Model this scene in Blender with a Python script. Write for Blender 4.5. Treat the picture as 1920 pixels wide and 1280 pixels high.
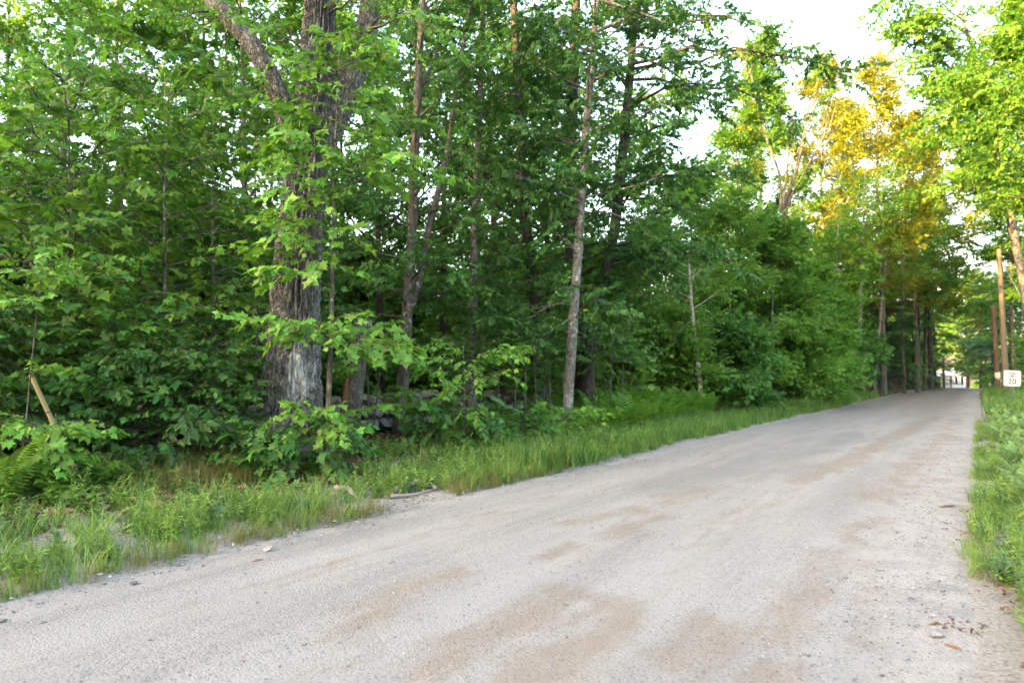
import bpy, bmesh, math, random
import numpy as np
from mathutils import Vector, Matrix, Euler

for o in list(bpy.data.objects):
    bpy.data.objects.remove(o)
SC = bpy.context.scene
COL = SC.collection
R = math.radians

# ------------------------------------------------------------------ camera
PITCH = math.atan(60 / 1280)
EYE = 1.5
cam = bpy.data.cameras.new('camera')
cam.lens = 24
cam.sensor_width = 36
cam.clip_start = 0.05
cam.clip_end = 5000
cam.dof.use_dof = True
cam.dof.focus_distance = 7.5
cam.dof.aperture_fstop = 1.9
cam_o = bpy.data.objects.new('camera', cam)
cam_o.location = (0, 0, EYE)
cam_o.rotation_euler = (R(90) + PITCH, 0, 0)
COL.objects.link(cam_o)
SC.camera = cam_o

# ------------------------------------------------------------------ sky, sun, exposure
SUN_EL = R(9)
SUN_H = (-0.80, -0.60)                      # horizontal direction towards the sun
world = bpy.data.worlds.new('World')
SC.world = world
world.use_nodes = True
wn = world.node_tree
sky = wn.nodes.new('ShaderNodeTexSky')
sky.sky_type = 'NISHITA'
sky.sun_disc = False
sky.sun_elevation = SUN_EL
sky.sun_rotation = math.atan2(SUN_H[0], SUN_H[1])
sky.air_density = 1.0
sky.dust_density = 4.0
sky.ozone_density = 1.0
wn.links.new(sky.outputs[0], wn.nodes['Background'].inputs[0])
wn.nodes['Background'].inputs[1].default_value = 0.15
sun = bpy.data.lights.new('sun', 'SUN')
sun.energy = 2.8
sun.angle = R(0.5)
sun.color = (1.0, 0.66, 0.24)
sun_o = bpy.data.objects.new('sun', sun)
tosun = Vector((SUN_H[0] * math.cos(SUN_EL), SUN_H[1] * math.cos(SUN_EL), math.sin(SUN_EL)))
sun_o.rotation_euler = tosun.to_track_quat('Z', 'Y').to_euler()
sun_o.location = (0, 0, 40)
COL.objects.link(sun_o)
SC.view_settings.view_transform = 'Standard'
SC.view_settings.look = 'None'
SC.view_settings.exposure = 3.90
SC.view_settings.gamma = 1
SC.view_settings.use_curve_mapping = False
SC.view_settings.use_white_balance = True
SC.view_settings.white_balance_temperature = 7300
SC.view_settings.white_balance_tint = 12
SC.render.engine = 'CYCLES'
cy = SC.cycles
cy.use_denoising = True
cy.denoiser = 'OPENIMAGEDENOISE'
cy.use_adaptive_sampling = True
cy.adaptive_threshold = 0.02
cy.denoising_prefilter = 'ACCURATE'
cy.denoising_input_passes = 'RGB_ALBEDO_NORMAL'
cy.max_bounces = 7
cy.diffuse_bounces = 5
cy.glossy_bounces = 2
cy.transmission_bounces = 4
cy.transparent_max_bounces = 4
cy.caustics_reflective = False
cy.caustics_refractive = False
cy.sample_clamp_indirect = 6

# ------------------------------------------------------------------ helpers
rng = random.Random(11)
npr = np.random.RandomState(5)


def ray(px, py):
    x = (px - 960) / 1280
    y = (640 - py) / 1280
    return np.array([x, math.cos(PITCH) - y * math.sin(PITCH), math.sin(PITCH) + y * math.cos(PITCH)])


def at(px, py, Y):
    r = ray(px, py)
    p = r * (Y / r[1])
    p[2] += EYE
    return p


def _h(ix, iy, iz, seed):
    n = (ix.astype(np.int64) * 374761393 + iy.astype(np.int64) * 668265263 + iz.astype(np.int64) * 2147483647 + seed * 974711) & 0xffffffff
    n = ((n ^ (n >> 13)) * 1274126177) & 0xffffffff
    n = ((n ^ (n >> 16)) * 2246822519) & 0xffffffff
    return ((n ^ (n >> 15)) & 0xffff) / 65535.0


def vnoise(p, seed=0):
    """value noise in -1..1 for an (N,3) array"""
    p = np.asarray(p, float)
    i = np.floor(p)
    f = p - i
    f = f * f * (3 - 2 * f)
    i = i.astype(np.int64)
    out = 0
    for a in (0, 1):
        for b in (0, 1):
            for c in (0, 1):
                w = (f[:, 0] if a else 1 - f[:, 0]) * (f[:, 1] if b else 1 - f[:, 1]) * (f[:, 2] if c else 1 - f[:, 2])
                out = out + w * _h(i[:, 0] + a, i[:, 1] + b, i[:, 2] + c, seed)
    return out * 2 - 1


def fbm(p, seed=0, oct=4):
    p = np.asarray(p, float)
    s, a = 0, 1.0
    for k in range(oct):
        s = s + a * vnoise(p * (2 ** k), seed + k)
        a *= .5
    return s


def sst(a, b, x):
    t = np.clip((np.asarray(x, float) - a) / (b - a), 0, 1)
    return t * t * (3 - 2 * t)


# road frame: s runs up the road, t across it (0 = right edge, 5.4 = left edge)
DX, DY = .5652, .8250


def st(x, y):
    return DX * x + DY * y, -DY * x + DX * y


def xy(s, t):
    return s * DX - t * DY, s * DY + t * DX


ROAD_W = 5.4


def ground_z(x, y):
    x = np.atleast_1d(np.asarray(x, float))
    y = np.atleast_1d(np.asarray(y, float))
    s, t = st(x, y)
    P = np.stack([x, y, 0 * x], 1)
    n1 = vnoise(P * .35, 3)
    n2 = fbm(P * 1.6, 7, 3)
    z = np.zeros_like(x)
    # left verge and wood floor
    L = sst(5.5, 9.0, t)
    z += L * (.10 + .12 * n1 + .035 * n2) + sst(5.3, 5.8, t) * .02 * (1 + n2)
    # the brown bank left of the road far up
    z += 1.5 * sst(5.6, 8.3, t) * sst(42, 56, s) * (1 - sst(84, 110, s))
    # right verge rises a little
    z += sst(-.25, -2.2, t) * (.28 + .1 * n1) + sst(-.1, -.6, t) * .018 * (1 + n2)
    # under the road the ground is hollowed so that the road sheet lies in it
    road = sst(-.05, .45, t) * (1 - sst(5.1, 5.55, t))
    z -= .09 * road
    # the road goes over a crest
    q = np.clip(s - 83, 0, 75)
    z -= .0018 * q * q + np.clip(s - 158, 0, 60) * .02
    return z


def gz(x, y):
    return float(ground_z(x, y)[0])


def mesh_obj(name, V, F, material=None, parent=None, smooth=True, loc=None, attrs=None):
    me = bpy.data.meshes.new(name)
    if isinstance(V, np.ndarray):
        V = V.tolist()
    me.from_pydata(V, [], F)
    if smooth:
        me.polygons.foreach_set('use_smooth', [True] * len(me.polygons))
    if material:
        me.materials.append(material)
    if attrs:
        for k, (dom, vals) in attrs.items():
            a = me.attributes.new(k, 'FLOAT', dom)
            a.data.foreach_set('value', np.asarray(vals, np.float32))
    me.update()
    return link(name, me, parent, loc)


def link(name, data, parent=None, loc=None):
    o = bpy.data.objects.new(name, data)
    COL.objects.link(o)
    if parent:
        o.parent = parent
    if loc is not None:
        o.location = loc
    return o


def tag(o, label=None, cat=None, group=None, kind=None):
    if label: o['label'] = label
    if cat: o['category'] = cat
    if group: o['group'] = group
    if kind: o['kind'] = kind
    return o


def empty(name, loc, label=None, cat=None, group=None):
    o = link(name, None, None, loc)
    o.empty_display_size = .2
    return tag(o, label, cat, group)


class MB:
    """collects tubes and boxes for one mesh"""
    def __init__(s):
        s.V, s.F, s.n = [], [], 0

    def add(s, V, F):
        V = np.asarray(V, float)
        s.V.append(V)
        s.F += [tuple(int(i) + s.n for i in f) for f in F]
        s.n += len(V)

    def tube(s, pts, rad, seg=8, rough=0.0, seed=0, cap=True):
        pts = np.asarray(pts, float)
        n = len(pts)
        tan = np.gradient(pts, axis=0)
        tan /= np.linalg.norm(tan, axis=1)[:, None] + 1e-9
        ref = np.array([1., 0, 0]) if abs(tan[0][0]) < .8 else np.array([0, 1., 0])
        rings = []
        u = ref - tan[0] * ref.dot(tan[0])
        ang = np.arange(seg) * 2 * math.pi / seg
        for k in range(n):
            u = u - tan[k] * u.dot(tan[k])
            u /= np.linalg.norm(u) + 1e-9
            v = np.cross(tan[k], u)
            rings.append(pts[k] + rad[k] * (np.cos(ang)[:, None] * u + np.sin(ang)[:, None] * v))
        V = np.concatenate(rings)
        if rough:
            c = np.repeat(pts, seg, 0)
            d = V - c
            m = 1 + rough * fbm(V * 3.0 / max(rad[0] * 6, .3), seed, 3)
            V = c + d * m[:, None]
        F = []
        for k in range(n - 1):
            for j in range(seg):
                a, b = k * seg + j, k * seg + (j + 1) % seg
                F.append((a, b, b + seg, a + seg))
        if cap:
            F.append(tuple(range(seg - 1, -1, -1)))
            F.append(tuple((n - 1) * seg + j for j in range(seg)))
        s.add(V, F)

    def box(s, c, size, rot=None):
        c = np.array(c, float)
        h = np.array(size, float) / 2
        V = np.array([[x, y, z] for x in (-1, 1) for y in (-1, 1) for z in (-1, 1)], float) * h
        if rot is not None:
            V = V @ np.array(rot.to_3x3()).T
        s.add(V + c, [(0, 1, 3, 2), (4, 6, 7, 5), (0, 4, 5, 1), (2, 3, 7, 6), (0, 2, 6, 4), (1, 5, 7, 3)])

    def build(s, name, material, parent=None, smooth=True, loc=None):
        return mesh_obj(name, np.concatenate(s.V), s.F, material, parent, smooth, loc)


# ------------------------------------------------------------------ materials
def new_mat(name):
    m = bpy.data.materials.new(name)
    m.use_nodes = True
    nt = m.node_tree
    return m, nt, nt.nodes['Principled BSDF']


class NT:
    """tiny node helper"""
    def __init__(s, nt):
        s.nt = nt

    def n(s, typ, **kw):
        nd = s.nt.nodes.new(typ)
        for k, v in kw.items():
            setattr(nd, k, v)
        return nd

    def l(s, a, b):
        s.nt.links.new(a, b)

    def coord(s, which='Object'):
        return s.n('ShaderNodeTexCoord').outputs[which]

    def mapping(s, src, scale=(1, 1, 1), rot=(0, 0, 0)):
        m = s.n('ShaderNodeMapping')
        m.inputs['Scale'].default_value = scale
        m.inputs['Rotation'].default_value = rot
        s.l(src, m.inputs['Vector'])
        return m.outputs[0]

    def noise(s, vec, scale, detail=4, rough=.55, dist=0.0):
        t = s.n('ShaderNodeTexNoise')
        t.inputs['Scale'].default_value = scale
        t.inputs['Detail'].default_value = detail
        t.inputs['Roughness'].default_value = rough
        t.inputs['Distortion'].default_value = dist
        if vec is not None: s.l(vec, t.inputs['Vector'])
        return t.outputs['Fac']

    def voro(s, vec, scale, feature='F1', out='Distance', rnd=1.0):
        t = s.n('ShaderNodeTexVoronoi', feature=feature)
        t.inputs['Scale'].default_value = scale
        t.inputs['Randomness'].default_value = rnd
        if vec is not None: s.l(vec, t.inputs['Vector'])
        return t.outputs[out]

    def ramp(s, fac, stops):
        r = s.n('ShaderNodeValToRGB')
        e = r.color_ramp.elements
        while len(e) < len(stops): e.new(.5)
        for k, (p, c) in enumerate(stops):
            e[k].position = p
            e[k].color = (*c, 1) if len(c) == 3 else c
        s.l(fac, r.inputs[0])
        return r.outputs[0]

    def sramp(s, fac, a, b):
        m = s.n('ShaderNodeMapRange', interpolation_type='SMOOTHSTEP')
        m.inputs['From Min'].default_value = a
        m.inputs['From Max'].default_value = b
        s.l(fac, m.inputs['Value'])
        return m.outputs[0]

    def mix(s, fac, a, b, blend='MIX'):
        m = s.n('ShaderNodeMix', data_type='RGBA', blend_type=blend)
        for sock, v in ((m.inputs[0], fac), (m.inputs[6], a), (m.inputs[7], b)):
            if isinstance(v, (int, float)): sock.default_value = v
            elif isinstance(v, tuple): sock.default_value = (*v, 1) if len(v) == 3 else v
            else: s.l(v, sock)
        return m.outputs[2]

    def math(s, op, a, b=None):
        m = s.n('ShaderNodeMath', operation=op)
        for sock, v in zip(m.inputs, (a, b)):
            if v is None: continue
            if isinstance(v, (int, float)): sock.default_value = v
            else: s.l(v, sock)
        return m.outputs[0]

    def attr(s, name, out='Fac'):
        a = s.n('ShaderNodeAttribute', attribute_name=name)
        return a.outputs[out]

    def bump(s, h, strength, dist, normal=None):
        b = s.n('ShaderNodeBump')
        b.inputs['Strength'].default_value = strength
        b.inputs['Distance'].default_value = dist
        s.l(h, b.inputs['Height'])
        if normal is not None: s.l(normal, b.inputs['Normal'])
        return b.outputs[0]


def leaf_mat(name, a, b, trans, tfac=.38, rough=.5, spec=.35):
    """leaf blade: two greens mixed leaf by leaf, light passing through the blade"""
    m, nt, bs = new_mat(name)
    T = NT(nt)
    lv = T.attr('lv')
    oi = T.n('ShaderNodeObjectInfo').outputs['Random']
    f = T.math('FRACT', T.math('ADD', T.math('MULTIPLY', lv, .9), T.math('MULTIPLY', oi, .75)))
    col = T.mix(f, a, b)
    br = T.math('MULTIPLY', T.math('ADD', T.math('MULTIPLY', oi, .6), .7), T.math('ADD', T.math('MULTIPLY', T.math('FRACT', T.math('MULTIPLY', lv, 7.3)), .5), .75))
    colv = T.n('ShaderNodeHueSaturation')
    T.l(col, colv.inputs['Color'])
    T.l(br, colv.inputs['Value'])
    T.l(T.math('ADD', T.math('MULTIPLY', lv, .05), .475), colv.inputs['Hue'])
    T.l(colv.outputs[0], bs.inputs['Base Color'])
    bs.inputs['Roughness'].default_value = rough
    bs.inputs['Specular IOR Level'].default_value = spec
    tr = T.n('ShaderNodeBsdfTranslucent')
    tc = T.mix(.35, trans, colv.outputs[0])
    T.l(tc, tr.inputs['Color'])
    mx = T.n('ShaderNodeMixShader')
    mx.inputs[0].default_value = tfac
    T.l(bs.outputs[0], mx.inputs[1])
    T.l(tr.outputs[0], mx.inputs[2])
    T.l(mx.outputs[0], nt.nodes['Material Output'].inputs['Surface'])
    return m


def bark_mat(name, dark, light, scale=9, stretch=.16, lichen=None, lich_lo=.58, bump=.6, paint=None):
    m, nt, bs = new_mat(name)
    T = NT(nt)
    co = T.coord()
    v = T.mapping(co, (1, 1, stretch))
    n1 = T.noise(v, scale, 6, .65, .4)
    vo = T.voro(v, scale * 2.2, 'DISTANCE_TO_EDGE')
    crack = T.sramp(vo, .0, .16)
    big = T.noise(co, 1.7, 3)
    col = T.mix(T.sramp(n1, .3, .72), dark, light)
    col = T.mix(T.math('MULTIPLY', T.math('SUBTRACT', 1.0, crack), .55), col, tuple(c * .35 for c in dark))
    col = T.mix(T.sramp(big, .35, .7), col, T.mix(1.0, col, (.72, .68, .62), 'MULTIPLY'))
    if lichen:
        ln = T.noise(co, 6.5, 5, .7)
        lb = T.noise(co, .9, 2)
        lm = T.math('MULTIPLY', T.sramp(ln, lich_lo, lich_lo + .08), T.sramp(lb, .38, .6))
        col = T.mix(lm, col, lichen)
    if paint:
        at_, pc = paint
        pm = T.math('MULTIPLY', T.attr(at_), 1.0)
        pn = T.noise(T.mapping(co, (1, 1, .75)), 9, 8, .8)
        pm = T.sramp(T.math('ADD', pm, T.math('MULTIPLY', T.math('SUBTRACT', pn, .5), 2.3)), .40, 1.0)
        col = T.mix(T.math('MULTIPLY', pm, .85), col, pc)
    T.l(col, bs.inputs['Base Color'])
    bs.inputs['Roughness'].default_value = .92
    bs.inputs['Specular IOR Level'].default_value = .15
    h = T.math('ADD', T.math('MULTIPLY', crack, .6), n1)
    T.l(T.bump(h, bump, .03), bs.inputs['Normal'])
    return m


M = {}
# foliage
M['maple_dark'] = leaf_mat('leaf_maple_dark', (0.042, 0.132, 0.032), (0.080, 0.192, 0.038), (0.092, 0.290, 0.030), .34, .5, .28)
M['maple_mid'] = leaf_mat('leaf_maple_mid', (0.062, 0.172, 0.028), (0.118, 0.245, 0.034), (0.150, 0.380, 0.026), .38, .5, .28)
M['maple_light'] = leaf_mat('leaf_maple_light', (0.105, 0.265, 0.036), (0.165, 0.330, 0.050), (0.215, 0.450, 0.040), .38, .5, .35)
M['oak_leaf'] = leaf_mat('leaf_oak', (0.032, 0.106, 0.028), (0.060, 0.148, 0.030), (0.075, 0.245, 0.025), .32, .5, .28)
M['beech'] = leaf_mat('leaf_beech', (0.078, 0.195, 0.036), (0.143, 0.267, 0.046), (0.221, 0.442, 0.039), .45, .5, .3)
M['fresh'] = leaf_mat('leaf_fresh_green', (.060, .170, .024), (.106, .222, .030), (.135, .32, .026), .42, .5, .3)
M['yellow'] = leaf_mat('leaf_sun_gold', (.115, .170, .018), (.195, .205, .021), (.37, .32, .018), .45, .5, .3)  # golden low sun partly put into this leaf colour
M['needle'] = leaf_mat('needle_hemlock', (0.023, 0.072, 0.031), (0.044, 0.104, 0.036), (0.039, 0.117, 0.026), .2, .5, .3)
M['grass'] = leaf_mat('grass_blade', (0.115, 0.210, 0.042), (0.195, 0.290, 0.070), (0.182, 0.351, 0.052), .35, .55, .3)
M['grass_dark'] = leaf_mat('grass_blade_deep', (0.064, 0.160, 0.034), (0.118, 0.215, 0.044), (0.117, 0.286, 0.039), .35, .55, .3)
M['grass_brown'] = leaf_mat('grass_seed_brown', (.15, .155, .045), (.23, .19, .075), (.22, .18, .06), .3, .7, .2)
M['weed'] = leaf_mat('weed_leaf', (0.120, 0.240, 0.044), (0.210, 0.325, 0.072), (0.234, 0.429, 0.065), .35, .55, .3)
M['weed_blue'] = leaf_mat('weed_leaf_blue', (0.072, 0.169, 0.078), (0.111, 0.215, 0.098), (0.117, 0.260, 0.078), .3, .6, .3)
M['fern'] = leaf_mat('fern_frond', (0.078, 0.215, 0.029), (0.143, 0.293, 0.039), (0.195, 0.416, 0.039), .42, .55, .3)
M['fern_pale'] = leaf_mat('fern_pale', (.120, .225, .075), (.190, .300, .115), (.19, .33, .09), .35, .6, .3)
M['litter'] = leaf_mat('dead_leaf', (.13, .070, .038), (.23, .135, .075), (.12, .06, .03), .15, .8, .15)
# bark
M['bark_oak'] = bark_mat('bark_oak', (.070, .068, .067), (.255, .252, .250), 12, .4, (.30, .31, .28), .60, .8, ('paint', (.56, .57, .59)))
M['bark_grey'] = bark_mat('bark_grey', (.065, .059, .054), (.19, .178, .165), 13, .2, (.32, .33, .28), .55, .5)
M['bark_pale'] = bark_mat('bark_pale', (.095, .092, .088), (.30, .292, .278), 11, .5, (.42, .42, .40), .55, .35)
M['bark_dark'] = bark_mat('bark_dark', (.036, .033, .031), (.10, .094, .088), 12, .18, None, .6, .6)
M['bark_brown'] = bark_mat('bark_brown', (.068, .060, .054), (.18, .166, .154), 14, .2, (.33, .33, .29), .57, .5)
M['bark_birch'] = bark_mat('bark_birch', (.26, .24, .21), (.60, .57, .52), 7, 2.5, None, .6, .2)
M['bark_dead'] = bark_mat('bark_dead', (.10, .088, .078), (.22, .198, .18), 10, .15, None, .6, .4)
M['twig'] = bark_mat('bark_twig', (.07, .055, .045), (.15, .125, .105), 20, .3, None, .6, .3)


def simple_mat(name, c, rough=.8, spec=.2, var=.15, nscale=12, bump=.15, bdist=.01, metal=0.0, stretch=(1, 1, 1)):
    m, nt, bs = new_mat(name)
    T = NT(nt)
    v = T.mapping(T.coord(), stretch)
    n = T.noise(v, nscale, 5, .6)
    col = T.mix(n, tuple(x * (1 - var) for x in c), tuple(min(1, x * (1 + var)) for x in c))
    T.l(col, bs.inputs['Base Color'])
    bs.inputs['Roughness'].default_value = rough
    bs.inputs['Specular IOR Level'].default_value = spec
    bs.inputs['Metallic'].default_value = metal
    if bump: T.l(T.bump(n, bump, bdist), bs.inputs['Normal'])
    return m


def stone_mat():
    m, nt, bs = new_mat('fieldstone')
    T = NT(nt)
    co = T.coord()
    rnd = T.n('ShaderNodeObjectInfo').outputs['Random']
    n = T.noise(co, 5, 6, .65)
    n2 = T.noise(co, 26, 4, .7)
    col = T.mix(T.sramp(n, .3, .7), (.13, .13, .127), (.29, .285, .272))
    col = T.mix(T.math('MULTIPLY', rnd, .6), col, (.20, .175, .15))
    col = T.mix(T.sramp(T.noise(co, 3.1, 5, .7), .55, .66), col, (.30, .32, .27))
    col = T.mix(T.math('MULTIPLY', T.sramp(T.noise(co, 2.3, 4, .6), .56, .7), .7), col, (.055, .085, .03))
    col = T.mix(T.math('MULTIPLY', n2, .35), col, (.06, .06, .06))
    T.l(col, bs.inputs['Base Color'])
    bs.inputs['Roughness'].default_value = .9
    bs.inputs['Specular IOR Level'].default_value = .2
    T.l(T.bump(T.math('ADD', n, T.math('MULTIPLY', n2, .4)), .6, .02), bs.inputs['Normal'])
    return m


M['stone'] = stone_mat()
M['stone_pale'] = simple_mat('stone_pale', (.25, .247, .242), .85, .2, .3, 14, .4, .01)


def ground_mat():
    m, nt, bs = new_mat('ground_soil')
    T = NT(nt)
    co = T.coord()
    verge = T.attr('verge')
    n = T.noise(co, 1.3, 6, .65)
    f = T.noise(co, 22, 5, .7)
    gs = T.n('ShaderNodeSeparateColor')
    T.l(T.voro(co, 60, 'F1', 'Color'), gs.inputs[0])
    g = T.ramp(gs.outputs[0], [(0, (.35, .35, .36)), (.3, (.85, .85, .85)), (1, (1.15, 1.14, 1.12))])
    soil = T.mix(T.sramp(n, .35, .65), (.075, .052, .036), (.15, .105, .072))
    soil = T.mix(f, soil, T.mix(1.0, soil, (.55, .5, .45), 'MULTIPLY'))
    # gravelly shoulder
    gr = T.mix(T.noise(co, 3.0, 4), (.26, .236, .21), (.355, .325, .293))
    gr = T.mix(.6, gr, T.mix(1.0, gr, g, 'MULTIPLY'))
    mask = T.sramp(T.math('ADD', verge, T.math('MULTIPLY', T.math('SUBTRACT', T.noise(co, 1.9, 5, .7), .5), 1.2)), .35, .65)
    col = T.mix(mask, soil, gr)
    T.l(col, bs.inputs['Base Color'])
    bs.inputs['Roughness'].default_value = .95
    bs.inputs['Specular IOR Level'].default_value = .1
    T.l(T.bump(T.math('ADD', n, f), .7, .05), bs.inputs['Normal'])
    return m


def road_mat():
    m, nt, bs = new_mat('road_gravel')
    T = NT(nt)
    co = T.coord()
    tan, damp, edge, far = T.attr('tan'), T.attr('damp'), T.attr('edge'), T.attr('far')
    # coordinates turned so that x runs along the road
    rc = T.mapping(co, (1, 1, 1), (0, 0, -math.atan2(DY, DX)))
    streak = T.noise(T.mapping(rc, (.16, 1.6, 1)), 1.6, 5, .6)
    broad = T.noise(rc, .55, 4, .6)
    grain = T.noise(co, 95, 5, .75)
    peb = T.n('ShaderNodeTexVoronoi', feature='F1')
    peb.inputs['Scale'].default_value = 70
    T.l(co, peb.inputs['Vector'])
    peb2 = T.n('ShaderNodeTexVoronoi', feature='F1')
    peb2.inputs['Scale'].default_value = 27
    T.l(co, peb2.inputs['Vector'])
    base = T.mix(T.sramp(streak, .3, .72), (.230, .215, .202), (.292, .275, .260))
    base = T.mix(T.math('MULTIPLY', T.sramp(broad, .45, .7), .5), base, (.235, .230, .227))
    track = T.attr('track')
    tan = T.math('MAXIMUM', tan, T.math('MULTIPLY', T.math('MULTIPLY', track, T.sramp(T.noise(T.mapping(rc, (.10, .7, 1)), 1.7, 4, .6), .34, .62)), .78))
    tan = T.math('ADD', tan, T.math('MULTIPLY', T.math('SUBTRACT', T.noise(co, 38, 4, .8), .5), .5))
    tm = T.sramp(T.math('ADD', tan, T.math('MULTIPLY', T.math('SUBTRACT', T.noise(T.mapping(rc, (.45, 1.3, 1)), 4.2, 6, .72), .5), 2.1)), .28, 1.2)
    base = T.mix(T.math('MULTIPLY', T.math('MULTIPLY', track, T.math('SUBTRACT', 1.0, tm)), .5), base, (.312, .297, .283))
    base = T.mix(T.math('MULTIPLY', tm, .62), base, (.215, .162, .118))
    dm = T.sramp(T.math('ADD', damp, T.math('MULTIPLY', T.math('SUBTRACT', T.noise(T.mapping(rc, (.25, 1, 1)), 2.2, 6, .7), .5), 1.6)), .25, 1.2)
    base = T.mix(T.math('MULTIPLY', dm, .75), base, (.19, .187, .178))
    base = T.mix(T.math('MULTIPLY', far, T.math('ADD', .45, T.math('MULTIPLY', streak, .6))), base, (.155, .125, .10))  # shade up the road painted in together with its browner gravel
    base = T.mix(T.math('MULTIPLY', edge, T.sramp(T.noise(co, 2.4, 5, .7), .35, .6)), base, (.345, .320, .296))
    # stones of the surface: each cell its own grey
    sepc = T.n('ShaderNodeSeparateColor')
    T.l(peb.outputs['Color'], sepc.inputs[0])
    cellv = T.ramp(sepc.outputs[0], [(0, (.42, .42, .45)), (.16, (.80, .80, .81)), (.55, (1, 1, 1)), (.95, (1.04, 1.03, 1.02)), (1, (1.22, 1.2, 1.18))])
    base = T.mix(T.math('SUBTRACT', .6, T.math('MULTIPLY', track, .3)), base, T.mix(1.0, base, cellv, 'MULTIPLY'))
    sep2 = T.n('ShaderNodeSeparateColor')
    T.l(peb2.outputs['Color'], sep2.inputs[0])
    isst = T.math('MULTIPLY', T.sramp(sep2.outputs[1], .80, .82), T.math('SUBTRACT', 1.0, T.sramp(peb2.outputs['Distance'], .22, .34)))
    isst = T.math('MULTIPLY', isst, T.sramp(T.noise(co, .9, 3), .40, .62))
    base = T.mix(T.math('MULTIPLY', isst, .8), base, T.ramp(sep2.outputs[0], [(0, (.10, .10, .115)), (.7, (.21, .20, .20)), (1, (.36, .35, .34))]))
    base = T.mix(T.math('MULTIPLY', T.sramp(grain, .52, .75), .5), base, T.mix(1.0, base, (.5, .48, .46), 'MULTIPLY'))
    T.l(base, bs.inputs['Base Color'])
    bs.inputs['Roughness'].default_value = .93
    bs.inputs['Specular IOR Level'].default_value = .15
    h = T.math('ADD', T.math('MULTIPLY', peb.outputs['Distance'], -.8), T.math('MULTIPLY', grain, .7))
    h = T.math('ADD', h, T.math('MULTIPLY', isst, 1.2))
    T.l(T.bump(h, .75, .012), bs.inputs['Normal'])
    return m


M['ground'] = ground_mat()
M['road'] = road_mat()
M['shade_ridge'] = simple_mat('shade_ridge_green', (.03, .06, .02), .95, .05, .6, .6, 0)

# ------------------------------------------------------------------ the ground
def build_ground():
    na, nr = 520, 270
    rad = np.concatenate([[0.0], np.geomspace(.8, 1600, nr)])
    A = np.linspace(0, 2 * math.pi, na, endpoint=False)
    V = [np.zeros((1, 2))]
    for r in rad[1:]:
        V.append(np.stack([r * np.cos(A), r * np.sin(A)], 1))
    V = np.concatenate(V)
    z = ground_z(V[:, 0], V[:, 1])
    s, t = st(V[:, 0], V[:, 1])
    verge = (1 - sst(6.4, 8.6, t)) * sst(-6, -2.5, t) * (1 - .75 * sst(30, 45, s))
    F = [(0, 1 + j, 1 + (j + 1) % na) for j in range(na)]
    for k in range(nr - 1):
        a0, b0 = 1 + k * na, 1 + (k + 1) * na
        for j in range(na):
            j2 = (j + 1) % na
            F.append((a0 + j, b0 + j, b0 + j2, a0 + j2))
    o = mesh_obj('ground', np.column_stack([V, z]), F, M['ground'], attrs={'verge': ('POINT', verge)})
    tag(o, kind='structure')


build_ground()


def capsule(s, t, a, b, w):
    """1 inside a stroke from a to b (both s,t), falling to 0 at 1.6 w"""
    a, b = np.array(a), np.array(b)
    d = b - a
    u = np.clip(((s - a[0]) * d[0] + (t - a[1]) * d[1]) / (d.dot(d) + 1e-9), 0, 1)
    q = np.hypot(s - a[0] - u * d[0], t - a[1] - u * d[1])
    return 1 - sst(0, 2.5 * w, q)


def gpt(px, py):
    Z = EYE * 1280 / (py - 700)
    return st((px - 960) / 1280 * Z, Z)


TAN = [((690, 1150), (850, 1075), .17), ((800, 1250), (1000, 1140), .2), ((960, 1300), (1150, 1130), .2), ((1040, 1105), (1130, 1135), .2),
       ((1250, 1235), (1330, 1180), .15), ((1430, 1180), (1560, 1050), .2), ((1540, 1040), (1620, 970), .14), ((1340, 1300), (1450, 1230), .18),
       ((1080, 975), (1200, 945), .16), ((1250, 930), (1320, 912), .18), ((1480, 905), (1760, 780), .2), ((1640, 935), (1795, 780), .24),
       ((1560, 885), (1720, 790), .18), ((1160, 1000), (1250, 960), .14), ((1000, 1050), (1080, 1010), .12), ((560, 1000), (700, 965), .10)]


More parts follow.
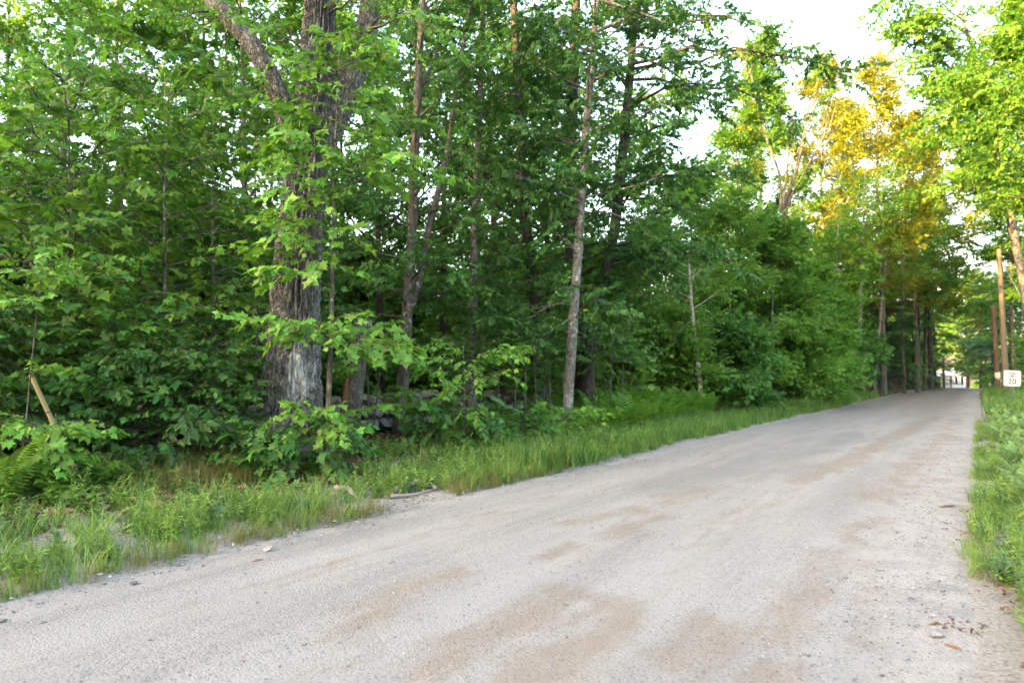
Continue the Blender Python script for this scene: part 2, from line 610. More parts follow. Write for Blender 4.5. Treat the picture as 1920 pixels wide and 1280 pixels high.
def build_road():
    S = np.concatenate([np.arange(-6, 3, .12), np.arange(3, 22, .07), np.arange(22, 60, .25), np.arange(60, 170, .8)])
    Tt = np.concatenate([np.arange(-.75, -.1, .065), np.arange(-.1, 5.2, .1), np.arange(5.2, 6.25, .065)])
    s, t = np.meshgrid(S, Tt, indexing='ij')
    s, t = s.ravel(), t.ravel()
    x, y = xy(s, t)
    P = np.stack([s, t, 0 * s], 1)
    edgeL = 5.42 + .16 * vnoise(P * np.array([.5, 0, 0]) + 9, 1) + .07 * vnoise(P * np.array([2.2, 0, 0]), 2)
    edgeR = .06 + .15 * vnoise(P * np.array([.45, 0, 0]) + 4, 3) + .07 * vnoise(P * np.array([2.0, 0, 0]), 4) - .42 * (1 - sst(3.2, 6.2, s))
    u = np.clip((t - edgeR) / (edgeL - edgeR), -.3, 1.3)
    z = .045 * (1 - (2 * u - 1) ** 2)
    for c, w, dep in ((.15, .06, .022), (.40, .06, .018), (.55, .06, .018), (.80, .06, .022)):
        z -= dep * np.exp(-((u - c) / w) ** 2)
    z += .006 * fbm(P * np.array([1.2, 3.5, 1]), 21, 3)
    z += .004 * fbm(P * 9, 31, 2)
    out = np.maximum(np.maximum(edgeR - t, t - edgeL), 0)
    z -= .02 + .35 * out
    q = np.clip(s - 83, 0, 75)
    z -= .0018 * q * q + np.clip(s - 158, 0, 60) * .02
    tan = np.zeros_like(s)
    warp_s = s + .35 * vnoise(P * 1.3, 41)
    warp_t = t + .14 * vnoise(P * 1.9, 43)
    for a, b, w in TAN:
        tan = np.maximum(tan, capsule(warp_s, warp_t, gpt(*a), gpt(*b), w))
    damp = np.zeros_like(s)
    washb = fbm(P * np.array([2.2, .5, 1]), 91, 2)
    z += .006 * washb * sst(4, 9, s)
    for a, b, w in (((1240, 915), (1600, 815), .55), ((300, 1040), (640, 985), .4), ((950, 905), (1200, 860), .3), ((1300, 900), (1480, 870), .5)):
        damp = np.maximum(damp, capsule(warp_s, warp_t, gpt(*a), gpt(*b), w))
    edge = np.maximum(1 - sst(.02, .28, u), sst(.90, 1.0, u))
    far = sst(13, 42, s)  # mask for the painted shade and brown of the far stretch
    track = np.zeros_like(s)
    for c, w in ((.15, .05), (.40, .055), (.55, .055), (.80, .05)):
        cc = c + .018 * vnoise(P * np.array([.25, 0, 0]) + c * 50, 61) + .008 * vnoise(P * np.array([1.1, 0, 0]) + c * 50, 62)
        track = np.maximum(track, np.exp(-((u - cc) / w) ** 2))
    n, k = len(S), len(Tt)
    F = [(i * k + j, (i + 1) * k + j, (i + 1) * k + j + 1, i * k + j + 1) for i in range(n - 1) for j in range(k - 1)]
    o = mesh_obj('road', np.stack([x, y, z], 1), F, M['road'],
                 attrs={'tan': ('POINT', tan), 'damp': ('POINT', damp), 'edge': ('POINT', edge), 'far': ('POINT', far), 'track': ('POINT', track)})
    tag(o, kind='structure')


build_road()


def road_z(s, t):
    u = (t + .1) / 5.52
    return .045 * (1 - (2 * u - 1) ** 2) - .028


def build_shade_ridge():
    # unseen ridge added behind the viewer, sunward, to shade the near road
    d = np.array([SUN_H[0], SUN_H[1]])
    e = np.array([-d[1], d[0]])
    na, nb = 90, 16
    V = []
    for i in range(na):
        a = -260 + 520 * i / (na - 1)
        for j in range(nb):
            f = j / (nb - 1)
            b = 52 + 70 * f
            prof = math.sin(math.pi * min(1, f * 1.15)) if f < .87 else math.sin(math.pi * f * 1.0) * .9
            V.append([*(d * b + e * a), prof])
    V = np.array(V)
    top = 26.6 + 2.2 * fbm(V * np.array([.03, .03, 0]), 5, 4) + 1.2 * vnoise(V * np.array([.3, .3, 0]), 8)
    V[:, 2] = -1 + V[:, 2] * top
    F = [(i * nb + j, (i + 1) * nb + j, (i + 1) * nb + j + 1, i * nb + j + 1) for i in range(na - 1) for j in range(nb - 1)]
    tag(mesh_obj('shade_ridge', V, F, M['shade_ridge']), kind='structure')


build_shade_ridge()

# ------------------------------------------------------------------ leaf and plant templates
def blade(outline, fold=.18, droop=.22, center=.34, twist=0.0):
    """flat leaf from half outline (x along the rib, y out), folded along the rib"""
    half = np.array(outline, float)
    full = np.concatenate([half, (half[1:-1] * [1, -1])[::-1]])
    V = [[center, 0, 0]] + [[p[0], p[1], 0] for p in full]
    V = np.array(V)
    V[:, 2] = np.abs(V[:, 1]) * fold - droop * V[:, 0] ** 2 + twist * V[:, 0] * V[:, 1]
    n = len(full)
    F = [(0, 1 + k, 1 + (k + 1) % n) for k in range(n)]
    return V, F


MAPLE_H = [(0, 0), (-.10, .14), (-.14, .36), (.10, .27), (.20, .36), (.22, .50), (.40, .60), (.44, .44), (.50, .24), (.66, .26), (.74, .13), (1, 0)]
MAPLE_L = [(0, 0), (-.10, .32), (.14, .27), (.40, .58), (.52, .22), (1, 0)]
OAK_H = [(0, 0), (.12, .10), (.20, .24), (.30, .12), (.42, .34), (.54, .16), (.66, .30), (.76, .14), (.90, .16), (1, 0)]
OVAL = [(0, 0), (.25, .24), (.6, .25), (1, 0)]
LANCE = [(0, 0), (.3, .10), (.65, .08), (1, 0)]


def leafset(outline, seed, n=4):
    r = random.Random(seed)
    out = []
    for k in range(n):
        o = [(x, y * r.uniform(.88, 1.1)) for x, y in outline]
        out.append(blade(o, r.uniform(.02, .28), r.uniform(.08, .42), twist=r.uniform(-.25, .25)))
    return out


LEAVES = {'maple': leafset(MAPLE_H, 1), 'maple_far': leafset(MAPLE_L, 2), 'oak': leafset(OAK_H, 3), 'oval': leafset(OVAL, 4), 'lance': leafset(LANCE, 5)}


def rot(rz=0, ry=0, rx=0):
    return np.array(Euler((rx, ry, rz), 'XYZ').to_matrix())


class Spray:
    pass


def make_spray(seed, kind, length, nodes, size, petiole=.25, droop=.35, fan=55, jitter=.25):
    """a leafy twig along +X: twig tube + leaves in pairs; returns leaf transforms too"""
    r = random.Random(seed)
    sp = Spray()
    sp.leaves = []            # (3x3 rotation*scale, position, variant, lv)
    tw = []
    for k in range(7):
        u = k / 6
        tw.append([u * length, .06 * length * math.sin(u * 2.5 + seed), -.16 * length * u * u])
    tw = np.array(tw)
    mb = MB()
    mb.tube(tw, np.linspace(.006, .002, 7), 3, cap=False)
    for k in range(nodes):
        u = .12 + .88 * k / (nodes - 1)
        p = np.array([np.interp(u, np.linspace(0, 1, 7), tw[:, c]) for c in range(3)])
        last = k == nodes - 1
        for side in ((0, 1, -1) if last else (1, -1)):
            if r.random() < .08: continue
            yaw = side * R(fan + r.uniform(-22, 22)) * (1 - .35 * u) + R(r.uniform(-10, 10))
            sz = size * r.uniform(.5, 1.25) * (1.0 if not last else 1.1)
            pit = R(r.uniform(0, 30) + droop * 60 * r.random())
            pl = petiole * size * r.uniform(.6, 1.5)
            dirv = np.array([math.cos(yaw), math.sin(yaw), -.15])
            q = p + dirv * pl + np.array([0, 0, r.uniform(-.3, .3) * size * jitter * 2])
            mb.tube(np.array([p, q]), [.0016, .0012], 3, cap=False)
            Rm = rot(yaw + r.uniform(-.3, .3), pit, r.gauss(0, .5))
            sp.leaves.append((Rm * sz, q, r.randrange(4), r.random()))
    sp.kind = kind
    sp.twig = (np.concatenate(mb.V), mb.F)
    return sp


def spray_template(name, sp, leafmat, keep_twig=True):
    Vs, Fs, lv, mi = [], [], [], []
    n = 0
    if keep_twig:
        V, F = sp.twig
        Vs.append(V); Fs += list(F); n += len(V)
        lv += [0] * len(F); mi += [1] * len(F)
    for Rm, q, v, l in sp.leaves:
        V, F = LEAVES[sp.kind][v]
        Vs.append(V @ Rm.T + q)
        Fs += [tuple(i + n for i in f) for f in F]
        n += len(V)
        lv += [l] * len(F); mi += [0] * len(F)
    me = bpy.data.meshes.new(name)
    me.from_pydata(np.concatenate(Vs).tolist(), [], Fs)
    me.materials.append(leafmat)
    me.materials.append(M['twig'])
    me.polygons.foreach_set('material_index', mi)
    a = me.attributes.new('lv', 'FLOAT', 'FACE')
    a.data.foreach_set('value', np.array(lv, np.float32))
    me.update()
    return bpy.data.objects.new(name, me)        # never linked: only a source for the crowns


def raw_template(name, V, F, mat, lv=None):
    me = bpy.data.meshes.new(name)
    me.from_pydata(np.asarray(V).tolist(), [], F)
    me.materials.append(mat)
    a = me.attributes.new('lv', 'FLOAT', 'FACE')
    a.data.foreach_set('value', np.array(lv if lv is not None else [0.5] * len(F), np.float32))
    me.update()
    return bpy.data.objects.new(name, me)


def scatter_group(name, templates):
    ng = bpy.data.node_groups.new(name, 'GeometryNodeTree')
    ng.interface.new_socket('Geometry', in_out='INPUT', socket_type='NodeSocketGeometry')
    ng.interface.new_socket('Geometry', in_out='OUTPUT', socket_type='NodeSocketGeometry')
    N, L = ng.nodes, ng.links
    gi, go = N.new('NodeGroupInput'), N.new('NodeGroupOutput')
    iop, jn = N.new('GeometryNodeInstanceOnPoints'), N.new('GeometryNodeJoinGeometry')
    for t in templates:
        oi = N.new('GeometryNodeObjectInfo')
        oi.inputs['Object'].default_value = t
        g2i = N.new('GeometryNodeGeometryToInstance')
        L.new(oi.outputs['Geometry'], g2i.inputs[0])
        L.new(g2i.outputs[0], jn.inputs[0])
    L.new(gi.outputs[0], iop.inputs['Points'])
    L.new(jn.outputs[0], iop.inputs['Instance'])
    iop.inputs['Pick Instance'].default_value = True

    def named(nm, typ):
        a = N.new('GeometryNodeInputNamedAttribute')
        a.data_type = typ
        a.inputs['Name'].default_value = nm
        return a.outputs['Attribute']
    L.new(named('idx', 'INT'), iop.inputs['Instance Index'])
    e = N.new('FunctionNodeEulerToRotation')
    L.new(named('rot', 'FLOAT_VECTOR'), e.inputs[0])
    L.new(e.outputs[0], iop.inputs['Rotation'])
    L.new(named('scl', 'FLOAT'), iop.inputs['Scale'])
    L.new(iop.outputs[0], go.inputs[0])
    return ng


def scatter(name, ng, pts, eul, scl, idx, parent=None, loc=None):
    me = bpy.data.meshes.new(name)
    n = len(pts)
    me.vertices.add(n)
    me.vertices.foreach_set('co', np.asarray(pts, np.float32).ravel())
    a = me.attributes.new('rot', 'FLOAT_VECTOR', 'POINT'); a.data.foreach_set('vector', np.asarray(eul, np.float32).ravel())
    a = me.attributes.new('scl', 'FLOAT', 'POINT'); a.data.foreach_set('value', np.asarray(scl, np.float32))
    a = me.attributes.new('idx', 'INT', 'POINT'); a.data.foreach_set('value', np.asarray(idx, np.int32))
    me.update()
    o = link(name, me, parent, loc)
    o.modifiers.new('leaves', 'NODES').node_group = ng
    o['kind'] = 'stuff'
    return o


class Foliage:
    """a set of leafy sprays with one leaf colour"""
    def __init__(s, name, kind, mat, length, nodes, size, nvar=4, droop=.35, fan=55, petiole=.25, jitter=.25, keep_twig=True):
        s.length = length
        s.mat = M[mat]
        s.sprays = [make_spray(100 + k * 7 + len(name), kind, length * (1 + .12 * (k - 1.5)), nodes, size, petiole, droop, fan, jitter) for k in range(nvar)]
        s.templates = [spray_template(name + '_spray', sp, s.mat, keep_twig) for sp in s.sprays]
        s.ng = scatter_group(name, s.templates)
        s.nvar = nvar
        s.kind = kind
        s.leaf_meshes = None

    def leaf_mesh(s, v):
        if s.leaf_meshes is None:
            s.leaf_meshes = []
            for V, F in LEAVES[s.kind]:
                me = bpy.data.meshes.new('leaf')
                me.from_pydata(V.tolist(), [], F)
                me.materials.append(s.mat)
                a = me.attributes.new('lv', 'FLOAT', 'FACE')
                a.data.foreach_set('value', np.full(len(F), len(s.leaf_meshes) * .3, np.float32))
                s.leaf_meshes.append(me)
        return s.leaf_meshes[v]


def needle_spray(seed, L=.9):
    """flat hemlock spray: side twigs with short needles"""
    r = random.Random(seed)
    V, F, lv = [], [], []

    def quad(p, d, w, l, up):
        n = np.cross(d, up); n /= np.linalg.norm(n) + 1e-9
        b = len(V)
        V.extend([p - n * w * .4, p + n * w * .4, p + d * l * .6 + n * w, p + d * l, p + d * l * .6 - n * w])
        F.append((b, b + 1, b + 2, b + 3, b + 4)); lv.append(r.random())
    up = np.array([0, 0, 1.])
    for k in range(15):
        u = .06 + .94 * k / 14
        p = np.array([u * L, 0, -.22 * L * u * u])
        for sd in (1, -1):
            yaw = sd * R(r.uniform(45, 65)) * (1 - .3 * u)
            d = np.array([math.cos(yaw), math.sin(yaw), -.18 + r.uniform(-.1, .1)])
            ll = L * .42 * (1 - .72 * u) * r.uniform(.8, 1.15) + .04
            for q in range(max(2, int(ll / .045))):
                uu = (q + .5) / max(2, int(ll / .045))
                pp = p + d * ll * uu
                for s2 in (1, -1):
                    y2 = yaw + s2 * R(60)
                    quad(pp, np.array([math.cos(y2), math.sin(y2), -.1 + r.uniform(-.15, .15)]), .011, .05, up)
    return np.array(V), F, lv


class NeedleSet(Foliage):
    def __init__(s, name, mat, L=.9):
        s.length = L
        s.mat = M[mat]
        s.templates = [raw_template(name + '_spray', *needle_spray(k + 3, L)[:2], s.mat, needle_spray(k + 3, L)[2]) for k in range(3)]
        s.ng = scatter_group(name, s.templates)
        s.nvar = 3
        s.kind = None


class Clump(Foliage):
    """a leafy branch end: several sprays fanned out, for trees further off"""
    def __init__(s, name, kind, mat, length, nodes, size, nspray=6, nvar=4, flat=.5, jitter=.5):
        s.length = length
        s.mat = M[mat]
        s.kind = None
        s.nvar = nvar
        s.templates = []
        for v in range(nvar):
            r = random.Random(v * 13 + len(name))
            big = Spray()
            big.kind = kind
            big.leaves = []
            big.twig = (np.zeros((0, 3)), [])
            for q in range(nspray):
                sp = make_spray(v * 50 + q, kind, length * r.uniform(.55, .85), nodes, size, .25, .5, 60, jitter)
                Rm = rot(R(r.uniform(-100, 100)), R(r.uniform(-55, 45)) * flat * 1.4, R(r.uniform(-60, 60)) * flat)
                off = np.array([r.uniform(-.05, .45) * length, r.uniform(-.25, .25) * length, r.uniform(-.22, .22) * length])
                for (A, p, vv, l) in sp.leaves:
                    big.leaves.append((Rm @ A, Rm @ p + off, vv, l))
            s.templates.append(spray_template(name + '_clump', big, s.mat, False))
        s.ng = scatter_group(name, s.templates)


FO = {
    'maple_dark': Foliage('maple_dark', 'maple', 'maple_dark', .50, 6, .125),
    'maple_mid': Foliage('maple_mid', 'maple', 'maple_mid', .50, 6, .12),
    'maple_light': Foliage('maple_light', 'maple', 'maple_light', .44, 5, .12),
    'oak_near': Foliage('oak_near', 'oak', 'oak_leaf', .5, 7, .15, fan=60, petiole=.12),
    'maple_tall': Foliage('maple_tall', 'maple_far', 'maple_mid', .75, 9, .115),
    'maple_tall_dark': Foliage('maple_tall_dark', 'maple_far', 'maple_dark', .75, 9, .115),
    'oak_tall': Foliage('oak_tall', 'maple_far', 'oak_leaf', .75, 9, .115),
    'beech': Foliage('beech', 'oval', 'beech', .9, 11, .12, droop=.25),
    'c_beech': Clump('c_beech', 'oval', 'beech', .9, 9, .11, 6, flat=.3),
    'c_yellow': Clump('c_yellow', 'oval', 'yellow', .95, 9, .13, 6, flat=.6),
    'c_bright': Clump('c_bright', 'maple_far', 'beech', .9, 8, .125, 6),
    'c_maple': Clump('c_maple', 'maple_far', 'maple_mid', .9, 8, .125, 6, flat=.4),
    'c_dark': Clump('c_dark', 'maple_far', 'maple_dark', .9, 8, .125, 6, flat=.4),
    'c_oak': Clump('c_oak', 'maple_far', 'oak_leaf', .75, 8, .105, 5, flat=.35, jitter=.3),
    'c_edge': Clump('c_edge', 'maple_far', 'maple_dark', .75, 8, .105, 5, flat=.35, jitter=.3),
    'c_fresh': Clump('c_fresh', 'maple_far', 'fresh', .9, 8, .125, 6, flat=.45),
    'needle': NeedleSet('needle', 'needle'),
}

# ------------------------------------------------------------------ trees
CAMP = np.array([0, 0, EYE])


def unit(v):
    return v / (np.linalg.norm(v) + 1e-9)


def limb_path(r, p0, az, el, L, curve=.3, n=7, wob=.06):
    pts = [np.array(p0, float)]
    a, e = az, el
    for k in range(1, n):
        a += r.uniform(-1, 1) * wob * 2
        e += curve / (n - 1) + r.uniform(-1, 1) * wob
        d = np.array([math.cos(a) * math.cos(e), math.sin(a) * math.cos(e), math.sin(e)])
        pts.append(pts[-1] + d * L / (n - 1))
    return np.array(pts)


def limb_to(r, p0, p1, arch=.12, n=7, wob=.03):
    p0, p1 = np.array(p0, float), np.array(p1, float)
    L = np.linalg.norm(p1 - p0)
    out = []
    for k in range(n):
        u = k / (n - 1)
        q = p0 * (1 - u) + p1 * u
        q = q + np.array([0, 0, arch * L * math.sin(math.pi * u)])
        if 0 < k < n - 1:
            q = q + np.array([r.uniform(-1, 1), r.uniform(-1, 1), r.uniform(-1, 1)]) * wob * L
        out.append(q)
    return np.array(out)


def foliage_on(r, path, fol, start=.3, spread=.5, step=.5, scale=1.0, wood=None, droop=0.0, tilt=.35, keep=1.0, ends=True):
    """sprays along a limb and its side twigs: list of (pos, euler, scale, idx)"""
    L = np.linalg.norm(np.diff(path, axis=0), axis=1)
    cum = np.concatenate([[0], np.cumsum(L)])
    tot = cum[-1]
    out = []
    sl = fol.length * scale

    def point(u):
        d = u * tot
        return np.array([np.interp(d, cum, path[:, c]) for c in range(3)])

    def put(p, d):
        if r.random() > keep: return
        yaw = math.atan2(d[1], d[0]) + r.uniform(-.5, .5)
        pit = -math.asin(max(-1, min(1, d[2]))) * .6 + droop + r.uniform(-tilt, tilt) * 1.2
        out.append((p, (r.gauss(0, tilt), pit, yaw), scale * r.uniform(.55, 1.25), r.randrange(fol.nvar)))
    n = max(2, int(tot * (1 - start) / (sl * step)))
    for k in range(n):
        u = start + (1 - start) * (k + r.random() * .8) / n
        p = point(min(u, 1))
        d = unit(point(min(1, u + .08)) - point(max(0, u - .08)))
        side = 1 if k % 2 else -1
        yaw = math.atan2(d[1], d[0]) + side * R(r.uniform(35, 75))
        bl = spread * (1.05 - .55 * u) * r.uniform(.7, 1.2)
        bd = np.array([math.cos(yaw), math.sin(yaw), r.uniform(-.15, .25) + d[2] * .3])
        bd = unit(bd)
        tip = p + bd * bl
        if wood is not None:
            wood.tube(np.array([p, (p + tip) / 2 + [0, 0, .04 * bl], tip]), [.012 * scale, .008 * scale, .004 * scale], 3, cap=False)
        m = max(1, int(bl / (sl * step * 1.1)))
        for q in range(m):
            uu = (q + .35 + .5 * r.random()) / m
            put(p + bd * bl * uu, unit(bd + np.array([0, 0, 0.])))
        put(p, d)
    if ends:
        put(path[-1], unit(path[-1] - path[-2]))
        put(path[-1], unit(path[-1] - path[-2]))
    return out


def path_px(pts, Z, Zt=None):
    """trunk centre line from photo points at depth Z (drifting to Zt at the top)"""
    Zt = Z if Zt is None else Zt
    n = len(pts)
    out = [at(px, py, Z + (Zt - Z) * k / max(1, n - 1)) for k, (px, py) in enumerate(pts)]
    b = out[0]
    g = gz(b[0], b[1])
    d = (out[1] - out[0]) / (out[1][2] - out[0][2] + 1e-9)
    base = b + d * min(0, (g - .08 - b[2])) if b[2] > g else b
    if b[2] > g - .05:
        base = np.array([b[0] + d[0] * (g - .08 - b[2]) * .6, b[1], g - .08])
        out = [base] + out
    else:
        out[0][2] = g - .08
    return np.array(out)


def resample(path, n):
    L = np.concatenate([[0], np.cumsum(np.linalg.norm(np.diff(path, axis=0), axis=1))])
    u = np.linspace(0, L[-1], n)
    P = np.stack([np.interp(u, L, path[:, c]) for c in range(3)], 1)
    for _ in range(3):
        P[1:-1] = P[1:-1] * .5 + (P[:-2] + P[2:]) * .25
    return P


def tree(name, label, path, r0, r1, bark, fol, limbs, group=None, seed=0, seg=10, explode=0, cat='tree', start=.3, spread=.6, step=.5,
         scale=1.0, keep=1.0, droop=0.0, tilt=.35, stems=(), top_fol=True, flare=.35, twigs=True, extra=()):
    """limbs: list of polylines (world); stems: extra (path, r0, r1); extra: (foliage name, limbs, scale) in other leaf colours"""
    r = random.Random(seed * 31 + 7)
    base = np.array([path[0][0], path[0][1], path[0][2]])
    root = empty(name, tuple(base), label, cat, group)
    wood = MB()
    n = max(8, int(np.linalg.norm(path[-1] - path[0]) / .35))
    P = resample(path, n)
    u = np.linspace(0, 1, n)
    H = P[:, 2] - P[0, 2]
    rad = r0 + (r1 - r0) * u + r0 * flare * np.exp(-H / (r0 * 2.2 + .02))
    wood.tube(P - base, rad, seg, .10, seed)
    for (sp, a, b) in stems:
        m = max(6, int(np.linalg.norm(sp[-1] - sp[0]) / .35))
        Q = resample(np.asarray(sp), m)
        wood.tube(Q - base, np.linspace(a, b, m), max(6, seg - 2), .08, seed + 3)
    sprays = []
    groups = [(fol, limbs, scale)] + list(extra)
    for gi_, (fn, lbs, sc_) in enumerate(groups):
        f = FO[fn]
        got = []
        for lp in lbs:
            L = np.linalg.norm(lp[-1] - lp[0])
            b0 = max(.012, min(.05, L * .016)) * (1 if r0 > .05 else .6)
            wood.tube(lp - base, np.linspace(b0, .005, len(lp)), 5, cap=False)
            w2 = MB() if twigs else None
            got += foliage_on(r, lp, f, start, spread, step, sc_, w2, droop, tilt, keep)
            if w2 is not None and w2.V:
                wood.add(np.concatenate(w2.V) - base, w2.F)
        sprays.append((f, got))
    tr = wood.build('trunk', M[bark], root)
    for f, got in sprays:
        if not got: continue
        got.sort(key=lambda g: np.linalg.norm(g[0] - CAMP))
        nleaf = 0
        rest = got
        if explode and f.kind:
            k = 0
            while k < len(got) and nleaf < explode:
                p, e, sc_, ix = got[k]
                spr = f.sprays[ix]
                Me = Euler(e, 'XYZ').to_matrix()
                Mn = np.array(Me)
                for Rm, q, v, l in spr.leaves:
                    o = bpy.data.objects.new('leaf', f.leaf_mesh(v))
                    COL.objects.link(o)
                    o.parent = root
                    A = Mn @ Rm * sc_
                    pos = p + Mn @ (q * sc_) - base
                    o.matrix_basis = Matrix(((A[0][0], A[0][1], A[0][2], pos[0]), (A[1][0], A[1][1], A[1][2], pos[1]), (A[2][0], A[2][1], A[2][2], pos[2]), (0, 0, 0, 1)))
                    nleaf += 1
                V, F = spr.twig
                tw.append((root, base, (V * sc_) @ Mn.T + p - base, F)) if False else None
                tmb = MB(); tmb.add((V * sc_) @ Mn.T + p - base, F)
                twig_acc.setdefault(root.name, []).append((root, tmb))
                k += 1
            rest = got[k:]
        if rest:
            scatter('crown', f.ng, [g[0] - base for g in rest], [g[1] for g in rest], [g[2] for g in rest], [g[3] for g in rest], root)
    if root.name in twig_acc:
        allm = MB()
        for _, t_ in twig_acc[root.name]:
            allm.add(np.concatenate(t_.V), t_.F)
        o = allm.build('twig', M['twig'], root)
        o['kind'] = 'stuff'
    return root


twig_acc = {}


def limbs_random(seed, path, z0, z1, n, l0, l1, el0=.1, el1=.6, curve=.2, az=None, azw=math.pi):
    """limbs leaving a trunk between heights z0..z1, l0 long at the bottom, l1 at the top"""
    r = random.Random(seed)
    zs = path[:, 2]
    out = []
    a = r.uniform(0, 6.28)
    for k in range(n):
        u = (k + r.random() * .7) / n
        z = z0 + (z1 - z0) * u
        p = np.array([np.interp(z, zs, path[:, c]) for c in range(3)])
        if az is None:
            a += 2.4 + r.uniform(-.4, .4)
            aa = a
        else:
            aa = az + r.uniform(-azw, azw)
        L = (l0 + (l1 - l0) * u) * r.uniform(.7, 1.2)
        out.append(limb_path(r, p, aa, el0 + (el1 - el0) * u + r.uniform(-.12, .12), L, curve))
    return out


def limbs_broad(seed, path, z0, z1, n, l0, l1, sub=3):
    r = random.Random(seed)
    zs = path[:, 2]
    out = []
    a = r.uniform(0, 6.28)
    for k in range(n):
        u = (k + r.random() * .8) / n
        z = z0 + (z1 - z0) * u
        p = np.array([np.interp(z, zs, path[:, c]) for c in range(3)])
        a += 2.4 + r.uniform(-.7, .7)
        L = (l0 * (1 - u) + l1 * u) * (.75 + .45 * math.sin(math.pi * min(1, u + .15))) * r.uniform(.65, 1.25)
        el = .1 + .95 * u ** .8 + r.uniform(-.25, .25)
        m = limb_path(r, p, a, el, L, r.uniform(-.1, .35), wob=.10)
        out.append(m)
        for q in range(sub):
            i = r.randrange(2, 6)
            out.append(limb_path(r, m[i], a + r.choice((-1, 1)) * r.uniform(.4, 1.2), el + r.uniform(-.35, .45), L * r.uniform(.3, .6), .1, 5, .1))
    return out


def plain_tree(name, label, x, y, h, r0, bark, fol, crown0, n, l0, l1, group=None, seed=0, lean=(0, 0), scale=1.0, spread=.6, keep=1.0,
               el0=.1, el1=.7, curve=.15, explode=0, step=.5, droop=0.0, cat='tree', start=.3, twigs=True, seg=8, tilt=.35, broad=False):
    g = gz(x, y) - .08
    r = random.Random(seed)
    path = []
    for k in range(6):
        u = k / 5
        path.append([x + lean[0] * u + r.uniform(-.02, .02) * h * .5 * u, y + lean[1] * u + r.uniform(-.02, .02) * h * .5 * u, g + h * u])
    path = np.array(path)
    lb = limbs_broad(seed + 5, path, g + crown0, g + h * .97, n, l0, l1) if broad else limbs_random(seed + 5, path, g + crown0, g + h * .985, n, l0, l1, el0, el1, curve)
    return tree(name, label, path, r0, max(.008, r0 * .12), bark, fol, lb, group, seed, seg, explode, cat, start, spread, step, scale, keep, droop, tilt, twigs=twigs)


def put_px(px, Z):
    return (px - 960) / 1280 * Z, Z


